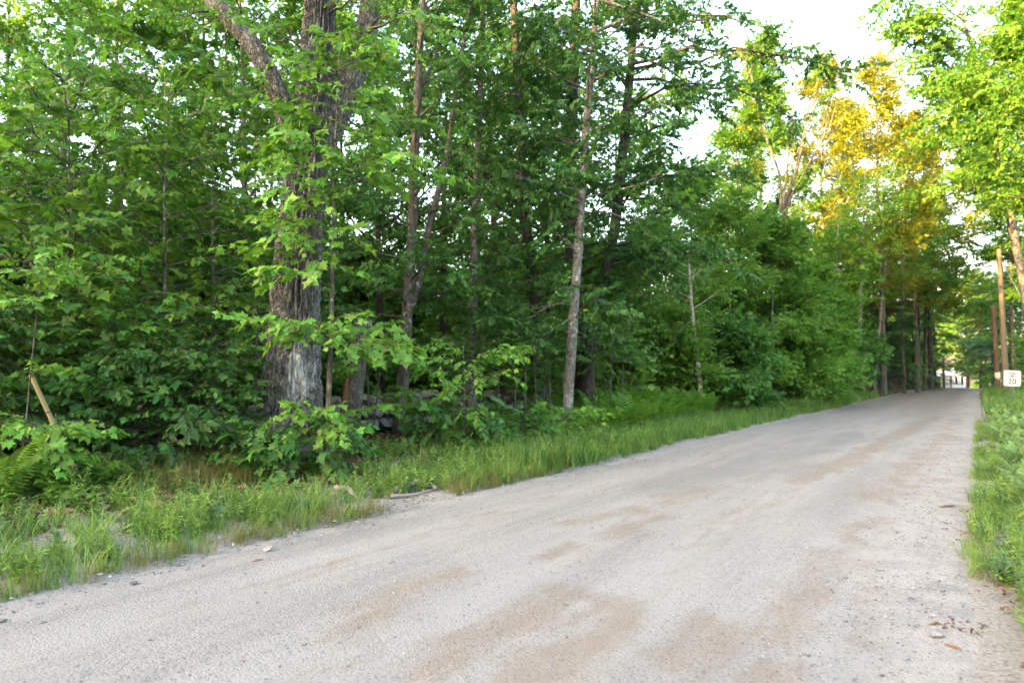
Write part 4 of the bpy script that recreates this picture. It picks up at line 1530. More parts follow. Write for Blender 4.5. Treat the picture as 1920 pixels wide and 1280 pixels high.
# ---- the lighter trees half way up the road, left side
MID = [
    ('bright green bushy tree behind the fern patch', 1220, 25, 6.5, .09, 'c_beech', .6, 18, 2.0, 1.0),
    ('bright young beech right of the white birch', 1370, 27, 8.0, .08, 'c_beech', .7, 18, 2.0, 1.0),
    ('feathery green tree with drooping branches by the tall grass', 1450, 29, 7.5, .10, 'c_fresh', .5, 20, 2.2, 1.0),
    ('round dark green tree beside the road where the grass ends', 1520, 35, 6.5, .10, 'c_maple', .4, 20, 2.0, 1.0),
    ('light green tree showing above the birch', 1300, 33, 11, .12, 'c_fresh', 1.5, 22, 2.6, 1.2),
    ('tall light green tree left of the dead forked tree', 1385, 37, 15.5, .16, 'c_fresh', 2, 24, 3.0, 1.3),
    ('low leafy maple shading the roadside at mid distance', 1490, 31, 4.5, .07, 'c_maple', .3, 18, 2.0, 1.0),
    ('low bright bush left of the white birch', 1265, 23.5, 3.2, .05, 'c_beech', .3, 14, 1.3, .8),
    ('low dark bush right of the white birch', 1350, 24.5, 2.6, .05, 'c_dark', .3, 14, 1.3, .8),
    ('shady leafy tree behind the bright roadside beech', 1330, 42, 9, .12, 'c_maple', .6, 20, 2.8, 1.2),
    ('shady leafy tree behind the half dead tree', 1480, 46, 9, .12, 'c_maple', .6, 22, 3.0, 1.2),
]
for (lab, px, Z, h, r0, fol, c0, n, l0, l1) in MID:
    x, y = put_px(px, Z)
    k += 1
    plain_tree('roadside_tree', lab, x, y, h, r0, 'bark_grey', fol, c0, n, l0, l1, None, 400 + k, (0, 0), 1.0, .6, .75, .05, .6, .05, 0, .6, twigs=False, broad=True)

# dead forked tree with bare upper limbs
def bare_tree():
    Z = 36
    P = lambda px, py, dz=0: at(px, py, Z + dz)
    base = P(1455, 740)
    base[2] = gz(base[0], base[1]) - .1
    path = np.array([base, P(1456, 600), P(1462, 480), P(1470, 390), P(1490, 330), P(1510, 250)])
    stems = []
    for pts, a, b in (([(1460, 470), (1480, 380), (1520, 310), (1548, 250), (1560, 190), (1572, 130)], .16, .03),
                      ([(1468, 400), (1462, 330), (1440, 260), (1420, 200), (1405, 140), (1400, 80)], .14, .03),
                      ([(1470, 390), (1480, 300), (1485, 200), (1490, 120), (1500, 50), (1545, -10)], .13, .02),
                      ([(1500, 290), (1520, 200), (1535, 120), (1540, 40), (1548, 0)], .08, .02),
                      ([(1455, 560), (1430, 470), (1400, 380), (1375, 310), (1345, 240), (1320, 190)], .13, .02),
                      ([(1548, 250), (1580, 170), (1590, 110)], .05, .015),
                      ([(1405, 140), (1385, 70), (1380, 20)], .05, .015),
                      ([(1490, 120), (1470, 60), (1465, 10)], .04, .012),
                      ([(1530, 300), (1560, 260), (1600, 180), (1610, 100)], .06, .015)):
        stems.append((np.array([P(px + 6 * math.sin(i * 2.3 + px), py, (i - 2) * .3) for i, (px, py) in enumerate(pts)]), a * .55, b * .9))
    lb = []
    rr = random.Random(5)
    for (a, b, c, d) in ((1420, 200, 1380, 180), (1440, 260, 1400, 240), (1485, 220, 1450, 170), (1490, 120, 1470, 110), (1400, 150, 1430, 110), (1470, 400, 1420, 400), (1470, 420, 1510, 420), (1460, 300, 1430, 320), (1480, 380, 1520, 360), (1520, 310, 1500, 280), (1440, 270, 1470, 240), (1400, 380, 1360, 360), (1375, 310, 1340, 300), (1485, 200, 1510, 170), (1470, 400, 1490, 350), (1548, 250, 1530, 220), (1420, 200, 1440, 150), (1400, 130, 1380, 100), (1500, 160, 1530, 130), (1540, 240, 1570, 200), (1485, 260, 1460, 230), (1440, 230, 1410, 200), (1510, 240, 1540, 170), (1462, 330, 1500, 320), (1345, 250, 1370, 220), (1405, 140, 1440, 80)):
        lb.append(limb_to(rr, P(a, b), P(c + rr.uniform(-12, 12), d, rr.uniform(-1, 1)), .1))
    tree('dead_topped_tree', 'half dead tree with bare pale limbs forking up against the sky', path, .22, .08, 'bark_dead', 'c_fresh', lb[::2], None, 51, stems=stems, scale=.85, spread=.7, keep=.8, extra=[('c_yellow', lb[1::2], .9)], twigs=False)  # sun gold painted on every other limb by leaf colour


bare_tree()

# sunlit trees up the road
GOLD = [
    ('tall tree with its crown lit golden by the low sun', 1655, 47, 23.5, .22, 'c_yellow', 6, 30, 3.4, 1.5, 'bark_grey'),
    ('golden lit tree behind the half dead tree', 1550, 51, 24, .2, 'c_yellow', 5, 28, 3.6, 1.5, 'bark_grey'),
    ('sunlit tree leaning towards the road bend with orange trunk', 1720, 54, 22, .18, 'c_yellow', 6, 28, 3.2, 1.5, 'bark_brown'),
    ('tall green tree left of the golden ones with upright crown', 1430, 50, 25, .2, 'c_fresh', 5, 34, 3.2, 1.4, 'bark_grey'),
    ('tall yellow green tree above the dark end of the road', 1745, 62, 24, .24, 'c_yellow', 6, 28, 3.6, 1.6, 'bark_dark'),
    ('yellow green tree between the golden crowns', 1590, 58, 23, .2, 'c_yellow', 7, 26, 3.4, 1.5, 'bark_dark'),
]
for (lab, px, Z, h, r0, fol, c0, n, l0, l1, bk) in GOLD:
    x, y = put_px(px, Z)
    k += 1
    plain_tree('sunlit_tree', lab, x, y, h, r0, bk, fol, c0, n, l0, l1, None, 500 + k, (0, 0), 1.3, 1.0, .62, .1, .8, .1, 0, .6, twigs=False, broad=True)
STEMS = [
    ('straight pale trunk rising beside the brown bank', [(1616, 725), (1612, 600), (1618, 450), (1622, 330)], 43, .17, 'bark_pale', 'c_beech', (8, 13.5, 16, 1.8, 1.2)),
    ('thin pale trunk left of the straight one by the bank', [(1578, 728), (1575, 620), (1570, 520), (1572, 420)], 42, .11, 'bark_pale', 'c_maple', (6, 10, 12, 1.6, 1.0)),
    ('slanting pale trunk on top of the brown bank', [(1640, 715), (1650, 600), (1660, 500), (1672, 420), (1690, 330)], 46, .13, 'bark_pale', 'c_maple', (7, 13, 14, 1.8, 1.2)),
    ('dark trunk at the end of the brown bank', [(1722, 722), (1722, 600), (1716, 480), (1712, 330)], 58, .2, 'bark_dark', 'c_dark', (6, 15, 22, 2.6, 1.6)),
    ('second dark trunk beside the end of the bank', [(1733, 722), (1735, 600), (1738, 480), (1745, 330)], 60, .17, 'bark_dark', 'c_dark', (7, 15, 20, 2.6, 1.6)),
    ('orange lit leaning trunk high on the bank', [(1695, 720), (1690, 600), (1697, 500), (1715, 420), (1735, 340)], 52, .16, 'bark_brown', 'c_maple', (8, 14, 14, 1.8, 1.4)),
]
for (lab, pts, Z, r0, bk, fol, rnd) in STEMS:
    k += 1
    px_tree(lab, pts, Z, r0 * .8, r0 * .3, bk, fol, [], 600 + k, rnd=rnd, name='bank_tree', scale=1.4, spread=.9, keep=.85, twigs=False)
HEM = [
    ('dark hemlock with layered boughs on the bank', 1600, 50, 9, .12, 1.0, 44, 2.6),
    ('dark low hemlock beside the slanting pale trunk', 1665, 52, 7, .1, .8, 38, 2.4),
    ('green hemlock behind the round roadside tree', 1545, 47, 8, .1, .8, 40, 2.2),
    ('hemlock with low boughs at the end of the bank', 1712, 66, 9, .12, .3, 40, 2.6),
    ('low spreading hemlock on the top of the bank', 1628, 56, 6, .1, .2, 36, 2.4),
    ('dark hemlock behind the second dark trunk', 1742, 80, 9, .12, .3, 40, 2.8),
    ('low hemlock behind the thin pale trunk', 1582, 49, 5, .1, .2, 34, 2.2),
    ('small hemlock where the tall grass ends', 1430, 33, 4.0, .06, .4, 30, 1.6),
    ('large dark hemlock overhanging the utility poles', 1885, 62, 15, .2, 2.0, 60, 3.6),
    ('hemlock beyond the crest on the right side of the road', 1860, 84, 16, .22, 3, 56, 4.0),
    ('hemlock with drooping boughs closing the road tunnel', 1752, 74, 15, .2, 5, 50, 3.8),
]
for (lab, px, Z, h, r0, c0, n, l0) in HEM:
    x, y = put_px(px, Z)
    k += 1
    plain_tree('hemlock_tree', lab, x, y, h, r0, 'bark_dark', 'needle', c0, n, l0, .5, None, 700 + k, (0, 0), 1.25, .9, 1, -.05, .3, -.15, 0, .45, droop=.1, twigs=False, tilt=.25)
for i, (px, Z, h, lab) in enumerate(((1570, 44, 3.2, 'dark shrub at the foot of the thin pale trunk'), (1600, 48, 3.6, 'dark shrub between the thin and the straight pale trunks'), (1635, 68, 4.2, 'dark shrub on the bank behind the slanting trunk'),
                                     (1662, 78, 4.6, 'dark shrub on the bank under the golden crowns'), (1690, 90, 5.0, 'dark shrub on the bank before the dark trunks'), (1715, 104, 5.5, 'dark shrub behind the dark trunk at the end of the bank'),
                                     (1735, 118, 6, 'dark shrub where the bank runs out'), (1545, 40, 2.6, 'dark low shrub right of the round roadside tree'))):
    x, y = put_px(px, Z)
    plain_tree('bank_shrub', lab, x, y, h, .04, 'bark_dark', 'c_dark', .2, 14, 1.9, 1.0, None, 1200 + i, (0, 0), 1.3, .7, .9, .1, .6, 0, 0, .6, cat='shrub', twigs=False, seg=5, broad=True)
# the end of the tunnel
END = [
    ('tree with a dark trunk beyond the crest left of the road', 1768, 100, 15, .22, 'c_maple', 3.5, 22, 4.2),
    ('dark trunk standing in the middle of the far gap', 1813, 96, 17, .25, 'c_maple', 5, 22, 4.5),
    ('twin of the dark trunk in the far gap further right', 1838, 92, 16, .24, 'c_maple', 4.5, 22, 4.2),
    ('far tree right of the gap with a dark trunk', 1848, 100, 16, .22, 'c_dark', 3.5, 22, 4.2),
    ('pale green tree closing the view behind the far white house', 1790, 150, 9, .3, 'c_bright', 1, 20, 5),
    ('pale green tree behind the far house with the red door panel', 1740, 150, 9, .3, 'c_bright', 1, 20, 5),
    ('pale green tree closing the view behind the dark trunks', 1840, 145, 9, .3, 'c_bright', 1, 20, 5),
    ('leafy tree added beside the far houses to shade them', 1688, 104, 13, .25, 'c_maple', .8, 30, 5),  # added sunward of the houses to keep the low sun off
    ('shady tree behind the bank hemlocks', 1640, 66, 12, .2, 'c_dark', 1, 26, 4),
    ('shady tree between the bank and the far houses', 1700, 74, 12, .2, 'c_maple', 1.5, 26, 4),
    ('shady tree behind the roadside trees at mid distance', 1560, 60, 12, .2, 'c_dark', 1, 26, 4),
    ('leafy tree behind the two poles', 1895, 75, 12, .2, 'c_maple', .8, 26, 4),
    ('leafy tree at the picture edge beyond the poles', 1950, 68, 14, .2, 'c_dark', .8, 26, 4),
]
for (lab, px, Z, h, r0, fol, c0, n, l0) in END:
    x, y = put_px(px, Z)
    k += 1
    plain_tree('far_tree', lab, x, y, h, r0, 'bark_dark', fol, c0, n, l0, 1.5, None, 800 + k, (0, 0), 1.6, 1.2, .38, .05, .7, .1, 0, .6, twigs=False, broad=True)

# ---- right side trees
px_tree('big pale tree leaning over the road behind the speed limit sign', [(1965, 740), (1935, 620), (1912, 500), (1896, 390), (1878, 290), (1855, 200), (1830, 110), (1800, 20)], 34, .21, .08, 'bark_pale', 'c_fresh',
        [(1870, 230, 1750, 230, -1), (1860, 190, 1740, 120, 0), (1840, 130, 1700, 60, -1), (1820, 70, 1660, 20, -1.5), (1820, 60, 1690, 60, -2), (1830, 90, 1700, 120, -2), (1810, 40, 1680, -20, -2), (1850, 190, 1720, 170, -2), (1860, 240, 1740, 280, -1), (1890, 340, 1790, 330, -1), (1890, 330, 1960, 250, 0),
         (1860, 180, 1930, 100, -1), (1840, 130, 1900, 20, -1), (1850, 150, 1780, 200, -2), (1830, 80, 1760, 30, -1), (1870, 230, 1800, 270, -2), (1895, 340, 1850, 300, -2)],
        901, rnd=(11, 18, 28, 3.0, 2.5, .1, .7), name='leaning_tree', scale=1.2, spread=1.0, twigs=False, seg=12)
px_tree('second stem tree just left of the big leaning one', [(1945, 735), (1925, 600), (1905, 480), (1888, 400), (1868, 300), (1850, 200)], 37, .13, .06, 'bark_brown', 'c_yellow',
        [(1870, 310, 1820, 300, 0), (1885, 400, 1840, 380, 0), (1880, 380, 1910, 320, 0)], 902, rnd=(11, 16, 14, 2.4, 2, .1, .7), name='leaning_tree', scale=1.4, spread=1.0, twigs=False)
for (lab, px, Z, h, fol, c0, n, l0) in (('bright green maple hanging in from the upper corner', 1990, 27, 16, 'c_fresh', 8.0, 26, 4.4), ('leafy tree at the picture edge behind the sign', 2030, 42, 13, 'c_maple', 1.0, 24, 3.0),
                                        ('tree beyond the tall pole with light leaves', 1900, 52, 17, 'c_fresh', 6, 24, 3.4)):
    x, y = put_px(px, Z)
    k += 1
    plain_tree('verge_tree', lab, x, y, h, .2, 'bark_grey', fol, c0, n, l0, 1.6, None, 950 + k, (0, 0), 1.25, .9, .9, .05, .7, .1, 0, .6, twigs=False, broad=True)

# ---- distant wood closing the view under the crowns
def distant_wood():
    r = random.Random(3)
    for fn, n, lab in (('c_maple', 2600, 'dense dim mass of far leaves closing the wood behind the trunks'), ('c_bright', 900, 'scattered bright far leaves glowing through the wood')):
        pts, eul, scl, idx = [], [], [], []
        f = FO[fn]
        for i in range(n):
            px = r.uniform(-300, 1720)
            Z = r.uniform(58, 80)
            x, y = put_px(px, Z)
            if st(x, y)[1] < 14: continue
            h = r.uniform(0, 1) ** 1.3 * (6.5 if fn == 'c_maple' else 8)
            pts.append((x, y, gz(x, y) + h)); eul.append((r.uniform(-.5, .5), r.uniform(-.3, .5), r.uniform(0, 6.28))); scl.append(r.uniform(2.0, 3.0)); idx.append(r.randrange(f.nvar))
        o = scatter('distant_wood', f.ng, pts, eul, scl, idx)
        tag(o, lab, 'wood')


distant_wood()

# ------------------------------------------------------------------ ground cover
def tuft_template(name, mat, n, h, spread, lean, w, seed):
    r = random.Random(seed)
    V, F, lv = [], [], []
    for k in range(n):
        a = r.uniform(0, 6.28)
        d = spread * math.sqrt(r.random())
        b = np.array([math.cos(a) * d, math.sin(a) * d, 0])
        a2 = r.uniform(0, 6.28)
        hh = h * r.uniform(.5, 1.1)
        ln = lean * r.uniform(.2, 1.2) * hh
        dirv = np.array([math.cos(a2), math.sin(a2), 0])
        sv = np.array([-math.sin(a2), math.cos(a2), 0]) * w * r.uniform(.6, 1.2)
        q = len(V)
        for u in (0, .4, .75):
            c = b + dirv * ln * u * u + np.array([0, 0, hh * (u - .25 * lean * u * u)])
            V.append(c - sv * (1 - u * .55)); V.append(c + sv * (1 - u * .55))
        V.append(b + dirv * ln + np.array([0, 0, hh * (1 - .25 * lean)]))
        F += [(q, q + 1, q + 3, q + 2), (q + 2, q + 3, q + 5, q + 4), (q + 4, q + 5, q + 6)]
        lv += [r.random()] * 3
    return raw_template(name, np.array(V), F, mat, lv)


def weed_template(name, mat, seed, h=.4, kind='lance', size=.09, nodes=9, stems=3):
    r = random.Random(seed)
    V, F, lv = [], [], []
    for s_ in range(stems):
        a = r.uniform(0, 6.28); d = r.uniform(0, .07)
        b = np.array([math.cos(a) * d, math.sin(a) * d, 0]); hh = h * r.uniform(.6, 1.1)
        ln = np.array([r.uniform(-.12, .12), r.uniform(-.12, .12), 0])
        mb = MB(); P = np.array([b, b + ln * .4 + [0, 0, hh * .5], b + ln + [0, 0, hh]])
        mb.tube(P, [.004, .003, .0015], 3, cap=False)
        q = len(V); V.extend(np.concatenate(mb.V)); F += [tuple(i + q for i in f) for f in mb.F]; lv += [.2] * len(mb.F)
        for k in range(nodes):
            u = .12 + .88 * k / (nodes - 1)
            p = b + ln * u + np.array([0, 0, hh * u])
            for sd in range(2):
                yaw = k * 2.4 + sd * 3.14 + r.uniform(-.5, .5)
                Vl, Fl = LEAVES[kind][r.randrange(4)]
                Rm = rot(yaw, R(r.uniform(-45, 15)), r.uniform(-.4, .4)) * size * (1.15 - .6 * u) * r.uniform(.7, 1.2)
                q = len(V); V.extend(Vl @ Rm.T + p); F += [tuple(i + q for i in f) for f in Fl]; lv += [r.random()] * len(Fl)
    return raw_template(name, np.array(V), F, mat, lv)


def frond(r, L, npin=15, wid=.17):
    V, F = [], []
    for k in range(npin):
        u = .12 + .88 * k / (npin - 1)
        c = np.array([u * L, 0, .55 * L * math.sin(u * 1.9) - .05 * L])
        pl = wid * L * 2 * math.sin(math.pi * min(1, u * .85 + .18)) ** .8 * (1 - u * .45)
        w = L / npin * .46
        for sd in (1, -1):
            tip = c + np.array([pl * .30, sd * pl, -.12 * pl])
            mid = (c * .45 + tip * .55)
            q = len(V)
            V += [c - [w * .7, 0, 0], c + [w * .7, 0, 0], mid + [w, 0, .01], tip, mid - [w, 0, -.01]]
            F.append((q, q + 1, q + 2, q + 3, q + 4) if sd > 0 else (q + 4, q + 3, q + 2, q + 1, q))
    return np.array(V), F


def fern_template(name, mat, seed, L=.6, n=7):
    r = random.Random(seed)
    V, F, lv = [], [], []
    for k in range(n):
        Vf, Ff = frond(r, L * r.uniform(.7, 1.1))
        Rm = rot(k * 6.28 / n + r.uniform(-.4, .4), R(r.uniform(-38, -10)), r.uniform(-.2, .2))
        q = len(V); V.extend(Vf @ Rm.T); F += [tuple(i + q for i in f) for f in Ff]; lv += [r.random()] * len(Ff)
    return raw_template(name, np.array(V), F, mat, lv)


G_GRASS = scatter_group('grass_tufts', [tuft_template('t', M['grass'], 20, .34, .10, .75, .0055, k) for k in range(3)] + [tuft_template('t', M['grass_dark'], 20, .30, .10, .7, .005, k + 9) for k in range(2)])
G_DEEP = scatter_group('grass_deep', [tuft_template('t', M['grass_dark'], 20, .42, .14, .75, .0075, k + 20) for k in range(3)] + [tuft_template('t', M['grass'], 18, .40, .13, .7, .007, k + 24) for k in range(2)])
G_BROWN = scatter_group('grass_brown', [tuft_template('t', M['grass_brown'], 26, .26, .12, .5, .0018, k + 30) for k in range(3)] + [tuft_template('t', M['grass'], 18, .2, .1, .5, .003, 35)])
G_WEED = scatter_group('weeds', [weed_template('w', M['weed'], k, .34, 'lance', .10) for k in range(3)] + [weed_template('w', M['weed_blue'], 8, .32, 'oval', .08, 7)] +
                       [weed_template('w', M['weed'], 5, .22, 'oval', .07, 7, 4)])
G_LOW = scatter_group('low_plants', [weed_template('w', M['maple_mid'], 41, .22, 'maple_far', .11, 5, 3), weed_template('w', M['maple_dark'], 42, .26, 'maple_far', .12, 5, 3), weed_template('w', M['weed'], 43, .2, 'oval', .08, 6, 4),
                                     weed_template('w', M['maple_light'], 44, .22, 'maple', .12, 4, 2)])
G_FERN = scatter_group('ferns', [fern_template('f', M['fern'], k, .75) for k in range(3)])
G_PALE = scatter_group('pale_ferns', [fern_template('f', M['fern_pale'], k + 4, .5, 8) for k in range(2)] + [weed_template('w', M['fern_pale'], 52, .4, 'oval', .13, 7, 3), weed_template('w', M['weed'], 53, .45, 'oval', .12, 7, 3)])


def litter_template(seed):
    r = random.Random(seed)
    V, F, lv = [], [], []
    for k in range(26):
        Vl, Fl = LEAVES['oak' if r.random() < .5 else 'maple_far'][r.randrange(4)]
        Rm = rot(r.uniform(0, 6.28), r.uniform(-.4, .3), r.uniform(-.5, .5)) * r.uniform(.06, .13)
        q = len(V); V.extend(Vl @ Rm.T + [r.uniform(-.35, .35), r.uniform(-.35, .35), r.uniform(.01, .04)])
        F += [tuple(i + q for i in f) for f in Fl]; lv += [r.random()] * len(Fl)
    return raw_template('l', np.array(V), F, M['litter'], lv)


G_LITTER = scatter_group('litter', [litter_template(k) for k in range(4)])


OPEN = []                                    # small bare spots where fallen wood and stones show
for px_, py_, rr_ in ((745, 945, .28), (780, 935, .3), (815, 930, .25), (650, 955, .22), (788, 875, .25), (1080, 885, .25), (700, 915, .2), (560, 915, .22), (690, 850, .7), (720, 835, .6), (700, 880, .4)):
    z_ = EYE * 1280 / (py_ - 700)
    OPEN.append(((px_ - 960) / 1280 * z_, z_, rr_))


def strew(name, label, cat, ng, nvar, n, srange, tfun, scale, seed, dens=None, zoff=0.0, tilt=.12, fall=0.0, zf=None):
    """points in the road frame; tfun(s, r) -> t; dens(s, t) -> keep probability"""
    r = random.Random(seed)
    pts, eul, scl, idx = [], [], [], []
    while n > 0:
        n -= 1
        u = r.random()
        s = srange[0] + (srange[1] - srange[0]) * (u ** (1 + fall))
        t = tfun(s, r)
        if dens is not None and r.random() > dens(s, t): continue
        x, y = xy(s, t)
        if cat != 'gravel' and any((x - cx) ** 2 + (y - cy) ** 2 < cr * cr for cx, cy, cr in OPEN): continue
        pts.append((x, y)); scl.append(r.uniform(*scale)); idx.append(r.randrange(nvar))
        eul.append((r.uniform(-tilt, tilt), r.uniform(-tilt, tilt), r.uniform(0, 6.28)))
    P = np.array(pts)
    z = (ground_z(P[:, 0], P[:, 1]) if zf is None else zf(*st(P[:, 0], P[:, 1]))) + zoff
    o = scatter(name, ng, np.column_stack([P, z]), eul, scl, idx)
    tag(o, label, cat)
    return o


def nz(s, t, f, seed):
    return float(vnoise(np.array([[s * f, t * f, seed * 1.7]]), seed)[0])


# left verge, near: sparse weeds and grass on gravel
def clear(s, t):
    """0 in the bare gravelly spots of the shoulder, 1 in the green ones"""
    return .35 + .65 * float(sst(-.2, .25, nz(s, t, 1.3, 23) + .6 * nz(s, t, 3.1, 24) + .45))


strew('weeds', 'bright leafy weeds scattered over the gravelly shoulder below the thicket', 'weeds', G_WEED, 5, 2300, (-2.5, 13), lambda s, r: 5.5 + abs(r.gauss(0, 1.0)) * 1.7 + r.random() * .6, (.4, 1.15), 1,
      lambda s, t: clear(s, t) * (.2 + .9 * max(0, nz(s, t, 1.1, 3) + .3)) * (1 if t < 9.2 else .3))
strew('grass', 'light green grass tufts along the near left road edge', 'grass', G_GRASS, 5, 5200, (-2.5, 14), lambda s, r: 5.4 + r.random() ** 1.2 * (4.2 if s < 6 else 2.6), (.35, 1.05), 2,
      lambda s, t: (clear(s, t) if s < 9 else 1) * (.2 + .8 * max(0, nz(s, t, .9, 5) + .2)))
strew('grass', 'brown wispy seeding grass at the road edge', 'grass', G_BROWN, 4, 1100, (1.5, 9.5), lambda s, r: 5.38 + abs(r.gauss(0, .16)), (.4, .9), 4, lambda s, t: max(0, nz(s, t, .5, 8) + .5))
strew('grass', 'hazy brown seed grass beneath the thicket', 'grass', G_BROWN, 4, 600, (1.5, 6.5), lambda s, r: 7.8 + r.random() * 1.5, (1.0, 2.0), 14, lambda s, t: max(0, nz(s, t, .6, 9) + .35))
strew('low_plants', 'leafy seedlings at the front of the thicket by the stake', 'seedlings', G_LOW, 4, 260, (-2, 5), lambda s, r: 8.2 + r.random() * 1.6, (.8, 1.6), 29, lambda s, t: .8)
# left verge further on: continuous deep green strip
strew('grass', 'deep green tall grass strip between wood and road', 'grass', G_DEEP, 5, 4200, (8.5, 30), lambda s, r: 5.42 + r.random() * (1.3 + min(1.4, max(0, (s - 8) * .14))), (.4, 1.15), 6, lambda s, t: .35 + .8 * max(0, nz(s, t, 1.1, 71) + .45), tilt=.25)
strew('leaf_litter', 'brown leaves lying on the earth bank up the road', 'leaf litter', G_LITTER, 4, 260, (48, 84), lambda s, r: 6.0 + r.random() * 3.5, (1.0, 1.6), 88, zoff=.03, tilt=.1)
strew('grass', 'far grass strip running to the brown bank', 'grass', G_DEEP, 5, 3600, (28, 60), lambda s, r: 5.4 + r.random() * 2.3, (.8, 1.5), 7, lambda s, t: 1 - .97 * float(sst(38, 52, s)), fall=.4)
strew('weeds', 'leafy weeds standing in the deep grass strip', 'weeds', G_WEED, 5, 420, (9, 32), lambda s, r: 5.8 + r.random() * 2.0, (.8, 1.5), 72, lambda s, t: max(0, nz(s, t, .8, 73) + .4))
strew('ferns', 'bright fern patch below the white birch', 'ferns', G_FERN, 3, 240, (15, 27), lambda s, r: 7.1 + r.random() * 2.6, (.8, 1.3), 8, lambda s, t: .9)
strew('ferns', 'sparse ferns at the wood edge left of the fern patch', 'ferns', G_FERN, 3, 60, (10.5, 16), lambda s, r: 7.2 + r.random() * 1.8, (.5, .9), 18)
strew('low_plants', 'low leafy seedlings on the wood floor under the edge trees', 'seedlings', G_LOW, 4, 700, (2, 22), lambda s, r: 7.4 + r.random() * 4.0, (.6, 1.4), 9, lambda s, t: .75)
strew('leaf_litter', 'brown fallen leaves on the wood floor', 'leaf litter', G_LITTER, 4, 1500, (2, 26), lambda s, r: 7.0 + r.random() * 7, (.8, 1.3), 10, zoff=.01, tilt=.05)
# right verge
strew('grass', 'light grass along the right hand road edge', 'grass', G_GRASS, 5, 2200, (3.0, 26), lambda s, r: (.12 if s > 6 else -.25) - r.random() ** 1.1 * 1.3, (.35, .85), 11, lambda s, t: .15 + .95 * max(0, nz(s, t, 1.6, 31) + .3), fall=.3, tilt=.3)
strew('grass', 'thin brown seed grass on the right shoulder', 'grass', G_BROWN, 4, 500, (3.0, 16), lambda s, r: (.1 if s > 6 else -.2) - abs(r.gauss(0, .3)), (.3, .8), 33, lambda s, t: max(0, nz(s, t, 1.0, 35) + .4), fall=.3, tilt=.3)
strew('weeds', 'bright weeds crowding the right road edge', 'weeds', G_WEED, 5, 900, (3.4, 14), lambda s, r: (.05 if s > 6 else -.25) - r.random() * .9, (.45, 1.0), 34, lambda s, t: .2 + .9 * max(0, nz(s, t, 1.4, 36) + .2), fall=.2, tilt=.25)
strew('leaf_litter', 'dead leaves and twigs scattered on the right shoulder', 'leaf litter', G_LITTER, 4, 26, (3.0, 11), lambda s, r: .55 - r.random() * 1.0, (.22, .4), 37, zoff=.03, tilt=.03)
strew('ferns', 'pale green fern and leaf mass on the right verge below the sign', 'ferns', G_PALE, 4, 2000, (8.0, 30), lambda s, r: -.3 - r.random() ** 1.2 * 2.8 - .5 * max(0, (10.5 - s)) * .3, (.4, .85), 12, lambda s, t: .8, fall=.3)
strew('grass', 'far grass around the foot of the poles', 'grass', G_DEEP, 5, 1500, (26, 80), lambda s, r: -.2 - r.random() * 3.5, (.8, 1.6), 13, fall=.3)
strew('weeds', 'small weeds growing out of the right road shoulder', 'weeds', G_WEED, 5, 420, (3.0, 12), lambda s, r: -.2 - abs(r.gauss(0, .5)), (.4, .9), 16)

# near fern
def near_fern():
    x, y = put_px(8, 7.1)
    root = empty('fern', (x, y, gz(x, y)), 'large single fern arching in at the picture edge below the bush', 'fern')
    r = random.Random(2)
    for k_ in range(8):
        Vf, Ff = frond(r, r.uniform(.6, .85), 26, .15)
        Rm = rot(k_ * .8 + r.uniform(-.2, .2), R(r.uniform(-35, -12)), r.uniform(-.2, .2))
        o = mesh_obj('frond', Vf @ Rm.T, Ff, M['fern'], root, False)
        mb = MB(); u = np.linspace(0, 1, 8); L = Vf[:, 0].max()
        mb.tube(np.stack([u * L, 0 * u, .55 * L * np.sin(u * 1.9) - .05 * L], 1) @ Rm.T, np.linspace(.006, .002, 8), 4, cap=False)
        mb.build('stem', M['fern'], root)


near_fern()

# ------------------------------------------------------------------ gravel and loose stones
def gravel_template(seed):
    r = np.random.RandomState(seed)
    V, F, lv = [], [], []
    for k_ in range(34):
        a = np.array([[1, 0, 0], [-1, 0, 0], [0, 1, 0], [0, -1, 0], [0, 0, 1], [.6, .6, .5], [-.6, .5, .4], [0, 0, -.6]], float) + r.uniform(-.25, .25, (8, 3))
        sz = .0028 + .0085 * r.random_sample() ** 3.5
        a = a * sz * np.array([1, r.uniform(.6, 1), r.uniform(.4, .8)])
        th = r.uniform(0, 6.28)
        a = a @ rot(th).T + np.append(r.uniform(-.3, .3, 2), sz * .2)
        q = len(V); V.extend(a)
        for f in ((0, 5, 4), (5, 2, 4), (2, 6, 4), (6, 1, 4), (1, 3, 4), (3, 0, 4), (0, 2, 5), (2, 1, 6), (0, 3, 7), (3, 1, 7)):
            F.append(tuple(i + q for i in f)); lv.append(0)
        lv[-10:] = [float(r.rand())] * 10
    return np.array(V), F, lv


def pebble_mat():
    m, nt, bs = new_mat('pebble')
    T = NT(nt)
    lv = T.attr('lv')
    T.l(T.ramp(lv, [(0, (.06, .06, .07)), (.35, (.13, .128, .13)), (.8, (.24, .225, .21)), (.97, (.29, .275, .26)), (1, (.4, .39, .38))]), bs.inputs['Base Color'])
    bs.inputs['Roughness'].default_value = .9
    return m


